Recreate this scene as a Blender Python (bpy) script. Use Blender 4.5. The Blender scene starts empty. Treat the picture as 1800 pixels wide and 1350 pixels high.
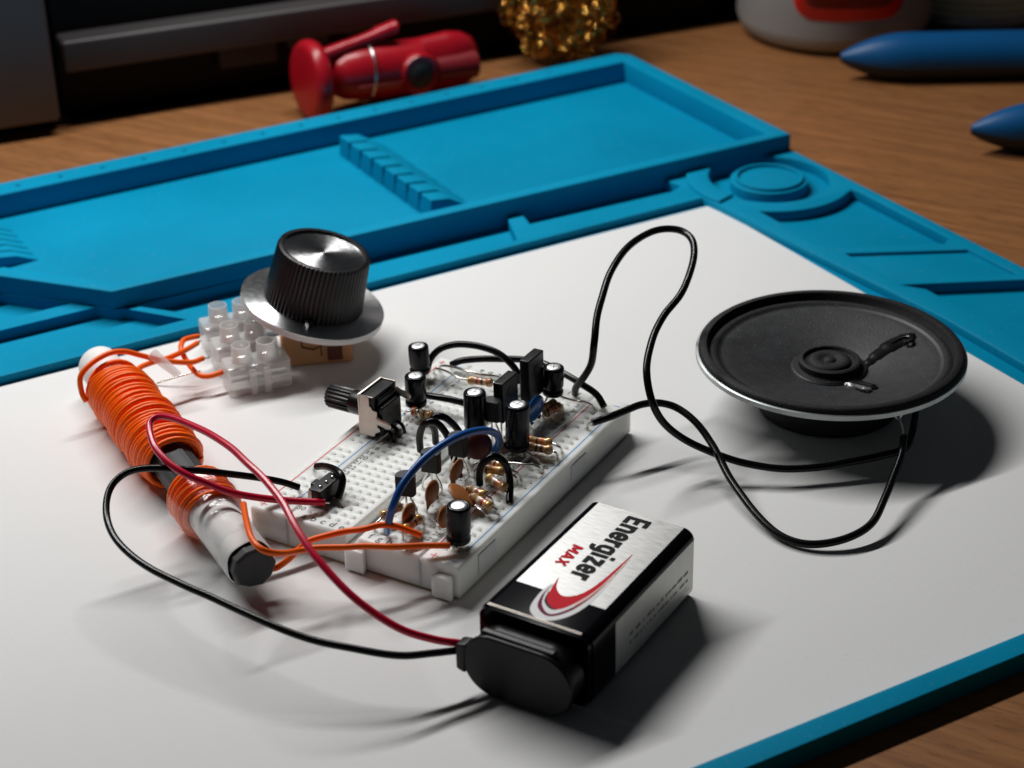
import bpy, bmesh, math, random
from mathutils import Vector, Matrix, Euler
S = 0.001                      # everything below is written in millimetres, built in metres
C = bpy.context.scene
COL = C.collection
rnd = random.Random(7)
PI = math.pi

# ------------------------------------------------------------------ camera, world, lamp, exposure
CAM = Vector((214.104, -335.679, 240.363)); ROT = Euler((1.0775795, 0.0207094, 0.5177960))
FPX = 3410.98                  # focal length in pixels of an 1800 px wide frame
cd = bpy.data.cameras.new('camera'); cam = bpy.data.objects.new('camera', cd); COL.objects.link(cam)
cam.location = CAM * S; cam.rotation_euler = ROT
cd.sensor_width = 36; cd.lens = FPX / 1800 * 36; cd.clip_start = 0.01; cd.clip_end = 20
cd.dof.use_dof = True; cd.dof.focus_distance = 0.446; cd.dof.aperture_fstop = 20
C.camera = cam
w = bpy.data.worlds.new('World'); C.world = w; w.use_nodes = True
w.node_tree.nodes['Background'].inputs[0].default_value = (0.85, 0.92, 1, 1)
w.node_tree.nodes['Background'].inputs[1].default_value = 0.015
C.view_settings.view_transform = 'Standard'; C.view_settings.look = 'None'
C.view_settings.gamma = 1; C.view_settings.use_curve_mapping = False; C.view_settings.exposure = 0
C.cycles.use_denoising = True
try: C.cycles.denoiser = 'OPENIMAGEDENOISE'
except Exception: pass
C.cycles.max_bounces = 10; C.cycles.transparent_max_bounces = 12
C.cycles.caustics_reflective = False; C.cycles.caustics_refractive = False

# mat frame: u runs along the back edge of the mat towards the left, v towards the near edge
O2 = Vector((-14.5, 181.9)); U2 = Vector((-.5075, -.8616)); V2 = Vector((.8616, -.5075))
def M(u, v, z=0):
    q = O2 + U2 * u + V2 * v
    return Vector((q.x, q.y, z))
RM = ROT.to_matrix()
def at(px, py, z):             # the point at height z (mm) seen at a pixel of the photograph
    d = RM @ Vector(((px - 900) / FPX, -(py - 675) / FPX, -1))
    return CAM + d * ((z - CAM.z) / d.z)

# the desk lamp over the mat: a long LED tube parallel to the back of the desk
ld = bpy.data.lights.new('desk_lamp_tube', 'AREA'); lo = bpy.data.objects.new('desk_lamp_tube', ld); COL.objects.link(lo)
ld.shape = 'RECTANGLE'; ld.size = 0.42; ld.size_y = 0.014; ld.energy = 2.3; ld.color = (1, .99, .975)
LU, LV, LZ = 172, -165, 340
lo.location = M(LU, LV, LZ) * S
xa = Vector((U2.x, U2.y, 0)); za = -(M(LU, LV + 400, 0) - M(LU, LV, LZ)).normalized()
za = (za - xa * za.dot(xa)).normalized(); ya = za.cross(xa)
lo.rotation_euler = Matrix((xa, ya, za)).transposed().to_euler()

# ------------------------------------------------------------------ materials
def nt(name):
    m = bpy.data.materials.new(name); m.use_nodes = True
    t = m.node_tree; b = t.nodes['Principled BSDF']
    return m, t, b
def mat(name, col, rough=.5, metal=0, spec=.5, coat=0, noise=0, nscale=2.0, bump=0, bscale=8.0, sss=0, rvar=0, trans=0, aniso=0, speck=0, spk=30):
    m, t, b = nt(name)
    b.inputs['Base Color'].default_value = (*col, 1); b.inputs['Roughness'].default_value = rough
    b.inputs['Metallic'].default_value = metal; b.inputs['Specular IOR Level'].default_value = spec
    b.inputs['Coat Weight'].default_value = coat; b.inputs['Coat Roughness'].default_value = .08
    b.inputs['Transmission Weight'].default_value = trans
    if sss:
        b.inputs['Subsurface Weight'].default_value = sss; b.inputs['Subsurface Radius'].default_value = (1, .9, .8)
        b.inputs['Subsurface Scale'].default_value = 3 * S
    tc = t.nodes.new('ShaderNodeTexCoord')
    if noise or rvar:
        n = t.nodes.new('ShaderNodeTexNoise'); n.inputs['Scale'].default_value = nscale / S * .1; n.inputs['Detail'].default_value = 6
        t.links.new(tc.outputs['Object'], n.inputs['Vector'])
        if noise:
            r = t.nodes.new('ShaderNodeMapRange'); r.inputs['From Min'].default_value = .3; r.inputs['From Max'].default_value = .7
            r.inputs['To Min'].default_value = 1 - noise; r.inputs['To Max'].default_value = 1 + noise
            t.links.new(n.outputs['Fac'], r.inputs['Value'])
            mx = t.nodes.new('ShaderNodeVectorMath'); mx.operation = 'SCALE'; mx.inputs[0].default_value = col
            t.links.new(r.outputs['Result'], mx.inputs['Scale']); t.links.new(mx.outputs[0], b.inputs['Base Color'])
        if rvar:
            r = t.nodes.new('ShaderNodeMapRange'); r.inputs['From Min'].default_value = .3; r.inputs['From Max'].default_value = .7
            r.inputs['To Min'].default_value = max(.02, rough - rvar); r.inputs['To Max'].default_value = rough + rvar
            t.links.new(n.outputs['Fac'], r.inputs['Value']); t.links.new(r.outputs['Result'], b.inputs['Roughness'])
    if speck:
        vo = t.nodes.new('ShaderNodeTexNoise'); vo.inputs['Scale'].default_value = spk / S * .1; vo.inputs['Detail'].default_value = 2
        t.links.new(tc.outputs['Object'], vo.inputs['Vector'])
        rr = t.nodes.new('ShaderNodeMapRange'); rr.inputs['From Min'].default_value = .66; rr.inputs['From Max'].default_value = .74
        rr.inputs['To Max'].default_value = speck; t.links.new(vo.outputs['Fac'], rr.inputs['Value'])
        mm = t.nodes.new('ShaderNodeMix'); mm.data_type = 'RGBA'; mm.inputs[7].default_value = (.35, .33, .3, 1)
        src = b.inputs['Base Color'].links[0].from_socket if b.inputs['Base Color'].is_linked else None
        if src: t.links.new(src, mm.inputs[6])
        else: mm.inputs[6].default_value = (*col, 1)
        t.links.new(rr.outputs['Result'], mm.inputs[0]); t.links.new(mm.outputs[2], b.inputs['Base Color'])
    if bump:
        n2 = t.nodes.new('ShaderNodeTexNoise'); n2.inputs['Scale'].default_value = bscale / S * .1; n2.inputs['Detail'].default_value = 5
        t.links.new(tc.outputs['Object'], n2.inputs['Vector'])
        bp = t.nodes.new('ShaderNodeBump'); bp.inputs['Strength'].default_value = bump; bp.inputs['Distance'].default_value = .1 * S
        t.links.new(n2.outputs['Fac'], bp.inputs['Height']); t.links.new(bp.outputs[0], b.inputs['Normal'])
    return m
def clearish(name, col, clear=.35, rough=.3):       # milky see-through plastic
    m, t, b = nt(name)
    b.inputs['Base Color'].default_value = (*col, 1); b.inputs['Roughness'].default_value = rough
    tr = t.nodes.new('ShaderNodeBsdfTransparent'); tr.inputs[0].default_value = (*[min(1, c * .5 + .5) for c in col], 1)
    tl = t.nodes.new('ShaderNodeBsdfTranslucent'); tl.inputs[0].default_value = (*col, 1)
    m1 = t.nodes.new('ShaderNodeMixShader'); m1.inputs[0].default_value = .35
    m2 = t.nodes.new('ShaderNodeMixShader'); m2.inputs[0].default_value = clear
    out = t.nodes['Material Output']
    t.links.new(b.outputs[0], m1.inputs[1]); t.links.new(tl.outputs[0], m1.inputs[2])
    t.links.new(m1.outputs[0], m2.inputs[1]); t.links.new(tr.outputs[0], m2.inputs[2]); t.links.new(m2.outputs[0], out.inputs[0])
    return m
def filmtape():
    m, t, b = nt('clear_tape'); t.nodes.remove(b)
    tr = t.nodes.new('ShaderNodeBsdfTransparent'); gl = t.nodes.new('ShaderNodeBsdfGlossy'); gl.inputs['Roughness'].default_value = .22
    mx = t.nodes.new('ShaderNodeMixShader'); lw = t.nodes.new('ShaderNodeLayerWeight'); lw.inputs[0].default_value = .35
    rr = t.nodes.new('ShaderNodeMapRange'); rr.inputs['To Min'].default_value = .02; rr.inputs['To Max'].default_value = .28
    tc = t.nodes.new('ShaderNodeTexCoord'); n = t.nodes.new('ShaderNodeTexNoise'); n.inputs['Scale'].default_value = 260; n.inputs['Detail'].default_value = 3; n.inputs['Distortion'].default_value = 1.5
    bp = t.nodes.new('ShaderNodeBump'); bp.inputs['Strength'].default_value = .35; bp.inputs['Distance'].default_value = .4 * S
    t.links.new(tc.outputs['Object'], n.inputs['Vector']); t.links.new(n.outputs['Fac'], bp.inputs['Height']); t.links.new(bp.outputs[0], gl.inputs['Normal'])
    t.links.new(lw.outputs['Facing'], rr.inputs['Value']); t.links.new(rr.outputs[0], mx.inputs[0])
    t.links.new(tr.outputs[0], mx.inputs[1]); t.links.new(gl.outputs[0], mx.inputs[2]); t.links.new(mx.outputs[0], t.nodes['Material Output'].inputs[0])
    return m
def wood():
    m, t, b = nt('oak_laminate')
    tc = t.nodes.new('ShaderNodeTexCoord'); mp = t.nodes.new('ShaderNodeMapping')
    mp.inputs['Rotation'].default_value = (0, 0, -math.radians(52))
    mp.inputs['Scale'].default_value = (9, 150, 1)
    t.links.new(tc.outputs['Object'], mp.inputs['Vector'])
    n = t.nodes.new('ShaderNodeTexNoise'); n.inputs['Scale'].default_value = 2.2; n.inputs['Detail'].default_value = 9; n.inputs['Roughness'].default_value = .62; n.inputs['Distortion'].default_value = .5
    t.links.new(mp.outputs[0], n.inputs['Vector'])
    r = t.nodes.new('ShaderNodeValToRGB'); e = r.color_ramp.elements
    e[0].position = .25; e[0].color = (.185, .074, .025, 1); e[1].position = .75; e[1].color = (.38, .165, .058, 1)
    q = r.color_ramp.elements.new(.5); q.color = (.275, .115, .039, 1)
    t.links.new(n.outputs['Fac'], r.inputs[0])
    n2 = t.nodes.new('ShaderNodeTexNoise'); n2.inputs['Scale'].default_value = 14; n2.inputs['Detail'].default_value = 4; n2.inputs['Roughness'].default_value = .7
    mp2 = t.nodes.new('ShaderNodeMapping'); mp2.inputs['Rotation'].default_value = (0, 0, -math.radians(52)); mp2.inputs['Scale'].default_value = (7, 85, 1)
    t.links.new(tc.outputs['Object'], mp2.inputs['Vector']); t.links.new(mp2.outputs[0], n2.inputs['Vector'])
    r2 = t.nodes.new('ShaderNodeValToRGB'); r2.color_ramp.elements[0].position = .36; r2.color_ramp.elements[0].color = (.35, .3, .27, 1)
    r2.color_ramp.elements[1].position = .45; r2.color_ramp.elements[1].color = (1, 1, 1, 1)
    t.links.new(n2.outputs['Fac'], r2.inputs[0])
    mx = t.nodes.new('ShaderNodeMix'); mx.data_type = 'RGBA'; mx.blend_type = 'MULTIPLY'; mx.inputs[0].default_value = .7
    t.links.new(r.outputs[0], mx.inputs[6]); t.links.new(r2.outputs[0], mx.inputs[7]); t.links.new(mx.outputs[2], b.inputs['Base Color'])
    b.inputs['Roughness'].default_value = .5; b.inputs['Specular IOR Level'].default_value = .35
    bp = t.nodes.new('ShaderNodeBump'); bp.inputs['Strength'].default_value = .25; bp.inputs['Distance'].default_value = .15 * S
    t.links.new(n2.outputs['Fac'], bp.inputs['Height']); t.links.new(bp.outputs[0], b.inputs['Normal'])
    return m
def spun(name, col=(.75, .75, .76), rough=.22, aniso=.9):   # lathe-turned aluminium
    m, t, b = nt(name)
    b.inputs['Base Color'].default_value = (*col, 1); b.inputs['Metallic'].default_value = 1; b.inputs['Anisotropic'].default_value = aniso; b.inputs['Anisotropic Rotation'].default_value = .25
    tg = t.nodes.new('ShaderNodeTangent'); tg.direction_type = 'RADIAL'; tg.axis = 'Z'
    t.links.new(tg.outputs[0], b.inputs['Tangent'])
    tc = t.nodes.new('ShaderNodeTexCoord'); n = t.nodes.new('ShaderNodeTexNoise'); n.inputs['Scale'].default_value = 700; n.inputs['Detail'].default_value = 8
    t.links.new(tc.outputs['Object'], n.inputs['Vector'])
    r = t.nodes.new('ShaderNodeMapRange'); r.inputs['From Min'].default_value = .4; r.inputs['From Max'].default_value = .75
    r.inputs['To Min'].default_value = rough; r.inputs['To Max'].default_value = rough + .06
    t.links.new(n.outputs['Fac'], r.inputs['Value']); t.links.new(r.outputs[0], b.inputs['Roughness'])
    r2 = t.nodes.new('ShaderNodeMapRange'); r2.inputs['From Min'].default_value = .58; r2.inputs['From Max'].default_value = .72
    r2.inputs['To Min'].default_value = 1; r2.inputs['To Max'].default_value = .85
    t.links.new(n.outputs['Fac'], r2.inputs['Value'])
    mx = t.nodes.new('ShaderNodeVectorMath'); mx.operation = 'SCALE'; mx.inputs[0].default_value = col
    t.links.new(r2.outputs['Result'], mx.inputs['Scale']); t.links.new(mx.outputs[0], b.inputs['Base Color'])
    return m
def brushed(name, col, rough=.32):
    m, t, b = nt(name)
    b.inputs['Base Color'].default_value = (*col, 1); b.inputs['Metallic'].default_value = .9
    tc = t.nodes.new('ShaderNodeTexCoord'); mp = t.nodes.new('ShaderNodeMapping'); mp.inputs['Scale'].default_value = (300, 3200, 300)
    mp.inputs['Rotation'].default_value = (0, 0, .0)
    t.links.new(tc.outputs['Object'], mp.inputs['Vector']); n = t.nodes.new('ShaderNodeTexNoise'); n.inputs['Scale'].default_value = 1; n.inputs['Detail'].default_value = 5
    t.links.new(mp.outputs[0], n.inputs['Vector'])
    r = t.nodes.new('ShaderNodeMapRange'); r.inputs['To Min'].default_value = rough - .08; r.inputs['To Max'].default_value = rough + .16
    t.links.new(n.outputs['Fac'], r.inputs['Value']); t.links.new(r.outputs[0], b.inputs['Roughness'])
    rc = t.nodes.new('ShaderNodeMapRange'); rc.inputs['From Min'].default_value = .3; rc.inputs['From Max'].default_value = .7; rc.inputs['To Min'].default_value = .72; rc.inputs['To Max'].default_value = 1.12
    t.links.new(n.outputs['Fac'], rc.inputs['Value']); sc_ = t.nodes.new('ShaderNodeVectorMath'); sc_.operation = 'SCALE'; sc_.inputs[0].default_value = col
    t.links.new(rc.outputs[0], sc_.inputs['Scale']); t.links.new(sc_.outputs[0], b.inputs['Base Color'])
    bp = t.nodes.new('ShaderNodeBump'); bp.inputs['Strength'].default_value = .3; bp.inputs['Distance'].default_value = .03 * S
    t.links.new(n.outputs['Fac'], bp.inputs['Height']); t.links.new(bp.outputs[0], b.inputs['Normal'])
    return m

K = dict(
    wood=wood(),
    paper=mat('white_paper', (.775, .775, .77), .75, spec=.2, noise=.015, nscale=.12, bump=.3, bscale=6, speck=.1, spk=11),
    silicone=mat('blue_silicone', (.0001, .255, .44), .55, spec=.08, noise=.12, nscale=.15, bump=.25, bscale=9, rvar=.08, speck=.12, spk=9),
    board=mat('white_abs', (.8, .81, .785), .38, spec=.4, sss=.9, noise=.02, nscale=.3),
    boardlow=mat('foam_backing', (.42, .4, .25), .8),
    ink_red=mat('red_ink', (.62, .02, .05), .5), ink_blue=mat('blue_ink', (.06, .3, .6), .5), ink_black=mat('black_ink', (.03, .03, .03), .5),
    blackplastic=mat('black_plastic', (.006, .006, .007), .33, spec=.28, bump=.1, bscale=12, rvar=.08),
    matteblack=mat('matte_black_resin', (.016, .017, .019), .55, spec=.4, bump=.3, bscale=20, noise=.15, nscale=4),
    sleeve=mat('black_vinyl_sleeve', (.003, .004, .008), .22, spec=.2, bump=.12, bscale=6),
    alu=mat('can_aluminium', (.9, .91, .92), .4, metal=.9, bump=.2, bscale=10),
    tin=mat('tinned_wire', (.72, .69, .64), .24, metal=1),
    plate=mat('nickel_plate', (.62, .56, .5), .42, metal=.8, noise=.08, nscale=3, bump=.1),
    brightplate=mat('bright_plate', (.8, .8, .79), .25, metal=1),
    orangewire=mat('orange_pvc', (1, .135, .002), .36, spec=.3, noise=.05, nscale=1.2),
    blackwire=mat('black_pvc', (.004, .004, .005), .24, spec=.2, noise=.3, nscale=2),
    redwire=mat('red_pvc', (.6, .003, .035), .3, spec=.5, noise=.08, nscale=1),
    bluewire=mat('blue_pvc', (.006, .085, .33), .3, spec=.5, noise=.08, nscale=1),
    ceramic=mat('brown_ceramic', (.33, .115, .028), .42, noise=.16, nscale=4, spec=.45),
    darkceramic=mat('dark_red_ceramic', (.1, .016, .012), .4, noise=.15, nscale=4),
    blueceramic=mat('blue_epoxy', (.012, .13, .42), .22, spec=.6, coat=.3, noise=.08, nscale=4),
    tan=mat('tan_lacquer', (.5, .29, .13), .25, spec=.6, coat=.5, noise=.1, nscale=5),
    b_gold=mat('gold_band', (.5, .28, .06), .25, metal=.6), b_red=mat('red_band', (.45, .01, .01), .3),
    b_brown=mat('brown_band', (.08, .02, .01), .3), b_black=mat('black_band', (.01, .01, .01), .3),
    b_orange=mat('orange_band', (.75, .14, .01), .3), b_yellow=mat('yellow_band', (.65, .42, .02), .3),
    b_white=mat('pale_band', (.75, .68, .58), .3),
    ferrite=mat('ferrite', (.028, .029, .032), .5, spec=.4, bump=.4, bscale=10, noise=.2, nscale=3),
    whitepaper=mat('paper_sleeve', (.82, .8, .78), .6, noise=.03, sss=.4),
    tape=filmtape(),
    pe=clearish('milky_polythene', (.92, .91, .9), .52, .2),
    film=clearish('amber_housing', (.88, .5, .24), .34, .2),
    coppers=mat('rotor_plate', (.32, .13, .05), .4, metal=.3),
    spun=spun('spun_aluminium', aniso=.9, rough=.2, col=(.97, .97, .98)), spun2=spun('spun_skirt', col=(.92, .93, .94), rough=.3, aniso=.8),
    rimwhite=clearish('white_acrylic_edge', (.9, .9, .89), .12, .3),
    cone=mat('black_paper_cone', (.02, .0215, .024), .52, spec=.5, bump=.6, bscale=14, noise=.3, nscale=3, speck=.35, spk=22),
    conedark=mat('black_gasket', (.01, .01, .011), .7, spec=.3, bump=.7, bscale=16, noise=.3, nscale=4, speck=.3, spk=26),
    zinc=mat('zinc_plate', (.5, .54, .53), .42, metal=.6, noise=.12, nscale=2),
    magnet=mat('black_magnet', (.013, .013, .014), .5, spec=.35),
    glue=mat('glossy_black_glue', (.006, .006, .006), .2, spec=.45, bump=.4, bscale=6),
    clearglue=mat('clear_glue', (.35, .36, .36), .08, spec=.7, coat=.8, bump=.6, bscale=6, trans=.5),
    batsilver=brushed('brushed_foil', (.5, .5, .49), .42), batblack=mat('glossy_black_foil', (.003, .003, .005), .13, spec=.12),
    batside=mat('side_foil', (.62, .62, .58), .4, metal=.5, noise=.05, nscale=2),
    clip=mat('black_vinyl_cap', (.004, .004, .005), .38, spec=.28, bump=.25, bscale=8),
    logo_white=mat('logo_white', (.85, .85, .85), .6, spec=.12), logo_red=mat('logo_red', (.62, .005, .02), .6, spec=.12), logo_purple=mat('logo_purple', (.16, .005, .05), .6, spec=.12),
    logo_peach=mat('logo_peach', (.8, .32, .2), .6, spec=.12), logo_black=mat('logo_black', (.005, .005, .006), .6, spec=.12), sidegrey=mat('side_print', (.12, .12, .11), .5),
    redtool=mat('red_tool_plastic', (.42, .006, .016), .3, spec=.5, noise=.06, nscale=.5), tooldark=mat('dark_recess', (.2, .005, .01), .5), rubber=mat('dark_rubber', (.02, .03, .03), .6),
    brass=mat('brass_wool', (.62, .33, .07), .16, metal=1), bottle=mat('frosted_plastic', (.3, .31, .31), .5, sss=.1, noise=.04, nscale=.2),
    label_red=mat('red_label', (.85, .006, .008), .25, coat=.4), label_deep=mat('deep_red_label', (.22, .004, .006), .35), jarlabel=mat('pale_green_label', (.8, .92, .74), .45), jarline=mat('green_label_line', (.5, .68, .48), .45),
    jarbody=mat('grey_tin', (.45, .46, .48), .4, metal=.5), handle=mat('blue_handle_vinyl', (.002, .085, .25), .42, spec=.35, noise=.08, nscale=.4), handledark=mat('black_handle_vinyl', (.008, .009, .011), .55), steel=mat('steel', (.4, .41, .42), .35, metal=1),
    caseblack=mat('case_black', (.004, .004, .004), .6, spec=.2), casesilver=mat('case_silver', (.075, .068, .07), .45, metal=.3), casegrey=mat('case_grey', (.11, .1, .098), .45, metal=.3, noise=.04, nscale=.05),
    dim=mat('dim_plug', (.035, .032, .03), .6),
)

# ------------------------------------------------------------------ mesh builder
class MB:
    def __init__(s): s.v = []; s.f = []; s.m = []; s.sm = []
    def add(s, vs, fs, mi=0, smooth=True):
        b = len(s.v); s.v += [Vector(x) for x in vs]
        for f in fs: s.f.append([b + i for i in f]); s.m.append(mi); s.sm.append(smooth)
        return s
    def box(s, lo, hi, mi=0, rot=None, org=None):
        a, b = Vector(lo), Vector(hi)
        vs = [Vector((x, y, z)) for z in (a.z, b.z) for y in (a.y, b.y) for x in (a.x, b.x)]
        if rot is not None:
            o = Vector(org) if org is not None else (a + b) / 2
            vs = [o + rot @ (q - o) for q in vs]
        return s.add(vs, [(0, 2, 3, 1), (4, 5, 7, 6), (0, 1, 5, 4), (2, 6, 7, 3), (0, 4, 6, 2), (1, 3, 7, 5)], mi, False)
    def prism(s, poly, z0, z1, mi=0, fn=None, smooth=False):
        n = len(poly); fn = fn or (lambda x, y, z: (x, y, z))
        vs = [fn(p[0], p[1], z0) for p in poly] + [fn(p[0], p[1], z1) for p in poly]
        s.add(vs, [tuple(range(n - 1, -1, -1)), tuple(range(n, 2 * n))], mi, False)
        b = len(s.v) - 2 * n
        for i in range(n):
            j = (i + 1) % n; s.f.append([b + i, b + j, b + n + j, b + n + i]); s.m.append(mi); s.sm.append(smooth)
        return s
    def lathe(s, prof, p0=(0, 0, 0), ax=(0, 0, 1), n=32, mats=None, smooth=True, rfn=None, cap=True):
        p0 = Vector(p0); ax = Vector(ax).normalized()
        q = ax.to_track_quat('Z', 'Y').to_matrix()
        b = len(s.v)
        for k, (r, z) in enumerate(prof):
            for i in range(n):
                a = 2 * PI * i / n; rr = r * (rfn(a, k) if rfn else 1)
                s.v.append(p0 + q @ Vector((rr * math.cos(a), rr * math.sin(a), z)))
        for k in range(len(prof) - 1):
            for i in range(n):
                j = (i + 1) % n
                s.f.append([b + k * n + i, b + k * n + j, b + (k + 1) * n + j, b + (k + 1) * n + i])
                s.m.append(mats[k] if mats else 0); s.sm.append(smooth)
        if cap and prof[0][0] > 1e-6: s.f.append([b + i for i in range(n - 1, -1, -1)]); s.m.append(mats[0] if mats else 0); s.sm.append(False)
        if cap and prof[-1][0] > 1e-6:
            t = b + (len(prof) - 1) * n; s.f.append([t + i for i in range(n)]); s.m.append(mats[-1] if mats else 0); s.sm.append(False)
        return s
    def tube(s, pts, r, n=12, mi=0, cap=True, flat=1):
        pts = [Vector(p) for p in pts]; b = len(s.v); N = len(pts)
        T = [(pts[min(i + 1, N - 1)] - pts[max(i - 1, 0)]).normalized() for i in range(N)]
        up = Vector((0, 0, 1)) if abs(T[0].z) < .9 else Vector((1, 0, 0))
        nrm = (up - T[0] * up.dot(T[0])).normalized()
        for i in range(N):
            nrm = (nrm - T[i] * nrm.dot(T[i])).normalized(); bi = T[i].cross(nrm)
            rr = r[i] if isinstance(r, (list, tuple)) else r
            for k in range(n):
                a = 2 * PI * k / n
                s.v.append(pts[i] + nrm * (rr * flat * math.cos(a)) + bi * (rr * math.sin(a)))
        for i in range(N - 1):
            for k in range(n):
                j = (k + 1) % n
                s.f.append([b + i * n + k, b + i * n + j, b + (i + 1) * n + j, b + (i + 1) * n + k]); s.m.append(mi); s.sm.append(True)
        if cap:
            s.f.append([b + k for k in range(n - 1, -1, -1)]); s.m.append(mi); s.sm.append(False)
            t = b + (N - 1) * n; s.f.append([t + k for k in range(n)]); s.m.append(mi); s.sm.append(False)
        return s
    def xf(s, f):
        s.v = [Vector(f(q)) for q in s.v]; return s
    def build(s, name, mats, parent=None, org=(0, 0, 0), bevel=0, seg=2, ang=35, smoothall=False):
        me = bpy.data.meshes.new(name)
        o0 = Vector(org)
        me.from_pydata([tuple((q - o0) * S) for q in s.v], [], s.f)
        if not isinstance(mats, (list, tuple)): mats = [mats]
        for m in mats: me.materials.append(K[m] if isinstance(m, str) else m)
        for p, mi, sm in zip(me.polygons, s.m, s.sm): p.material_index = mi; p.use_smooth = sm or smoothall
        bm = bmesh.new(); bm.from_mesh(me); bmesh.ops.remove_doubles(bm, verts=bm.verts, dist=1e-8)
        bmesh.ops.dissolve_degenerate(bm, edges=bm.edges, dist=1e-8)
        bmesh.ops.recalc_face_normals(bm, faces=bm.faces); bm.to_mesh(me); bm.free()
        me.set_sharp_from_angle(angle=math.radians(52))
        ob = bpy.data.objects.new(name, me); COL.objects.link(ob)
        if parent is not None: ob.parent = parent
        else: ob.location = o0 * S
        if bevel:
            bv = ob.modifiers.new('bevel', 'BEVEL'); bv.width = bevel * S; bv.segments = seg; bv.limit_method = 'ANGLE'; bv.angle_limit = math.radians(ang)
            bv.harden_normals = False
            for p in me.polygons: p.use_smooth = True
            wn = ob.modifiers.new('wn', 'WEIGHTED_NORMAL'); wn.keep_sharp = False
        return ob

def thing(name, label, cat, loc, group=None, rotz=0, kind=None):
    o = bpy.data.objects.new(name, None); COL.objects.link(o); o.location = Vector(loc) * S; o.rotation_euler = (0, 0, rotz)
    o['label'] = label; o['category'] = cat
    if group: o['group'] = group
    if kind: o['kind'] = kind
    o.empty_display_size = .005
    return o
def tag(o, label, cat, group=None, kind=None):
    if label: o['label'] = label
    if cat: o['category'] = cat
    if group: o['group'] = group
    if kind: o['kind'] = kind
    return o
def spline(pts, sub=8):        # Catmull-Rom through the points
    pts = [Vector(p) for p in pts]
    P = [pts[0] * 2 - pts[1]] + pts + [pts[-1] * 2 - pts[-2]]
    out = []
    for i in range(1, len(P) - 2):
        a, b, c, d = P[i - 1], P[i], P[i + 1], P[i + 2]
        for k in range(sub):
            t = k / sub
            out.append(.5 * ((2 * b) + (c - a) * t + (2 * a - 5 * b + 4 * c - d) * t * t + (3 * b - a - 3 * c + d) * t ** 3))
    out.append(pts[-1]); return out
def sheet2d(loops, z0, z1, bevel=.25):      # solid plate with holes from closed loops (mat frame or world xy), as an MB
    cu = bpy.data.curves.new('tmp', 'CURVE'); cu.dimensions = '2D'; cu.fill_mode = 'BOTH'
    cu.extrude = ((z1 - z0) / 2 - bevel) * S; cu.bevel_depth = bevel * S; cu.bevel_resolution = 2; cu.offset = -bevel * S
    for lp in loops:
        sp = cu.splines.new('POLY'); sp.points.add(len(lp) - 1); sp.use_cyclic_u = True
        for k, p in enumerate(lp): sp.points[k].co = (p[0] * S, p[1] * S, 0, 1)
    ob = bpy.data.objects.new('tmp', cu); COL.objects.link(ob)
    dg = bpy.context.evaluated_depsgraph_get(); me = bpy.data.meshes.new_from_object(ob.evaluated_get(dg))
    mb = MB(); zm = (z0 + z1) / 2
    mb.add([Vector((q.co.x / S, q.co.y / S, q.co.z / S + zm)) for q in me.vertices], [tuple(p.vertices) for p in me.polygons], 0, False)
    bpy.data.objects.remove(ob); bpy.data.curves.remove(cu); bpy.data.meshes.remove(me)
    return mb
def text(txt, size, z=0, off=0, xs=1, shear=0, align='CENTER', sp=1):
    cu = bpy.data.curves.new('tmp', 'FONT'); cu.body = txt; cu.size = size * S; cu.space_character = sp; cu.align_x = align; cu.align_y = 'BOTTOM_BASELINE' if align == 'LEFT' else 'CENTER'
    cu.offset = off * S; cu.shear = shear; cu.resolution_u = 4
    ob = bpy.data.objects.new('tmp', cu); COL.objects.link(ob)
    dg = bpy.context.evaluated_depsgraph_get(); me = bpy.data.meshes.new_from_object(ob.evaluated_get(dg))
    vs = [Vector((q.co.x / S * xs, q.co.y / S, z)) for q in me.vertices]; fs = [tuple(p.vertices) for p in me.polygons]
    bpy.data.objects.remove(ob); bpy.data.curves.remove(cu); bpy.data.meshes.remove(me)
    return vs, fs
def join(*mbs):
    r = MB()
    for q, mi in mbs:
        b = len(r.v); r.v += q.v
        for f, m, sm in zip(q.f, q.m, q.sm): r.f.append([b + i for i in f]); r.m.append(m + mi); r.sm.append(sm)
    return r
def toM(mb): return mb.xf(lambda q: M(q.x, q.y, q.z))

# ------------------------------------------------------------------ desk, background
DZ = -2.3
d = MB().box((-900, -700, DZ - 25), (700, 900, DZ)).build('desk_surface', 'wood'); tag(d, 'brown oak laminate desk top under the blue mat', None, None, 'structure')

# ------------------------------------------------------------------ silicone mat
mat_t = thing('soldering_mat', 'turquoise blue silicone work mat with raised trays under the paper', 'mat', M(100, 50, DZ))
def arc(cu, cv, r, a0, a1, n=24):
    return [(cu + r * math.cos(math.radians(a0 + (a1 - a0) * i / n)), cv + r * math.sin(math.radians(a0 + (a1 - a0) * i / n))) for i in range(n + 1)]
ZT, ZF = 2.4, -1.0
outl = [(-46.4, -20.4), (-46.4, 226), (-42, 229.3), (404, 229.3), (404, -53.5), (211.6, -53.5), (186.5, -24.6), (6, -23.9), (-44, -23)]
recess = [(1.8, -2.4), (.8, 5), (-.6, 30), (-2.2, 56), (-4, 80), (-5.6, 103), (-5, 137), (-4, 223.8), (396, 223.8), (396, -2.4)]
RC = (-25, -3.7)
chan = arc(*RC, 19.3, 0, 357, 60); disc = arc(*RC, 12.4, 357, 0, 60)
A_ = [(-38.8, 18.9)] + [(-42.4, 16.5), (-42.4, 63.2), (-37.5, 65.5), (-9.4, 51.4)] + arc(*RC, 26.6, 47, 118, 18)
A_ = [(-41.4, 17.6), (-42.4, 20), (-42.4, 62.5), (-38.5, 64.8), (-9.8, 50.6), (-7.2, 46), (-7, 16.2)] + arc(*RC, 26.4, 47.5, 121, 22)
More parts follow.
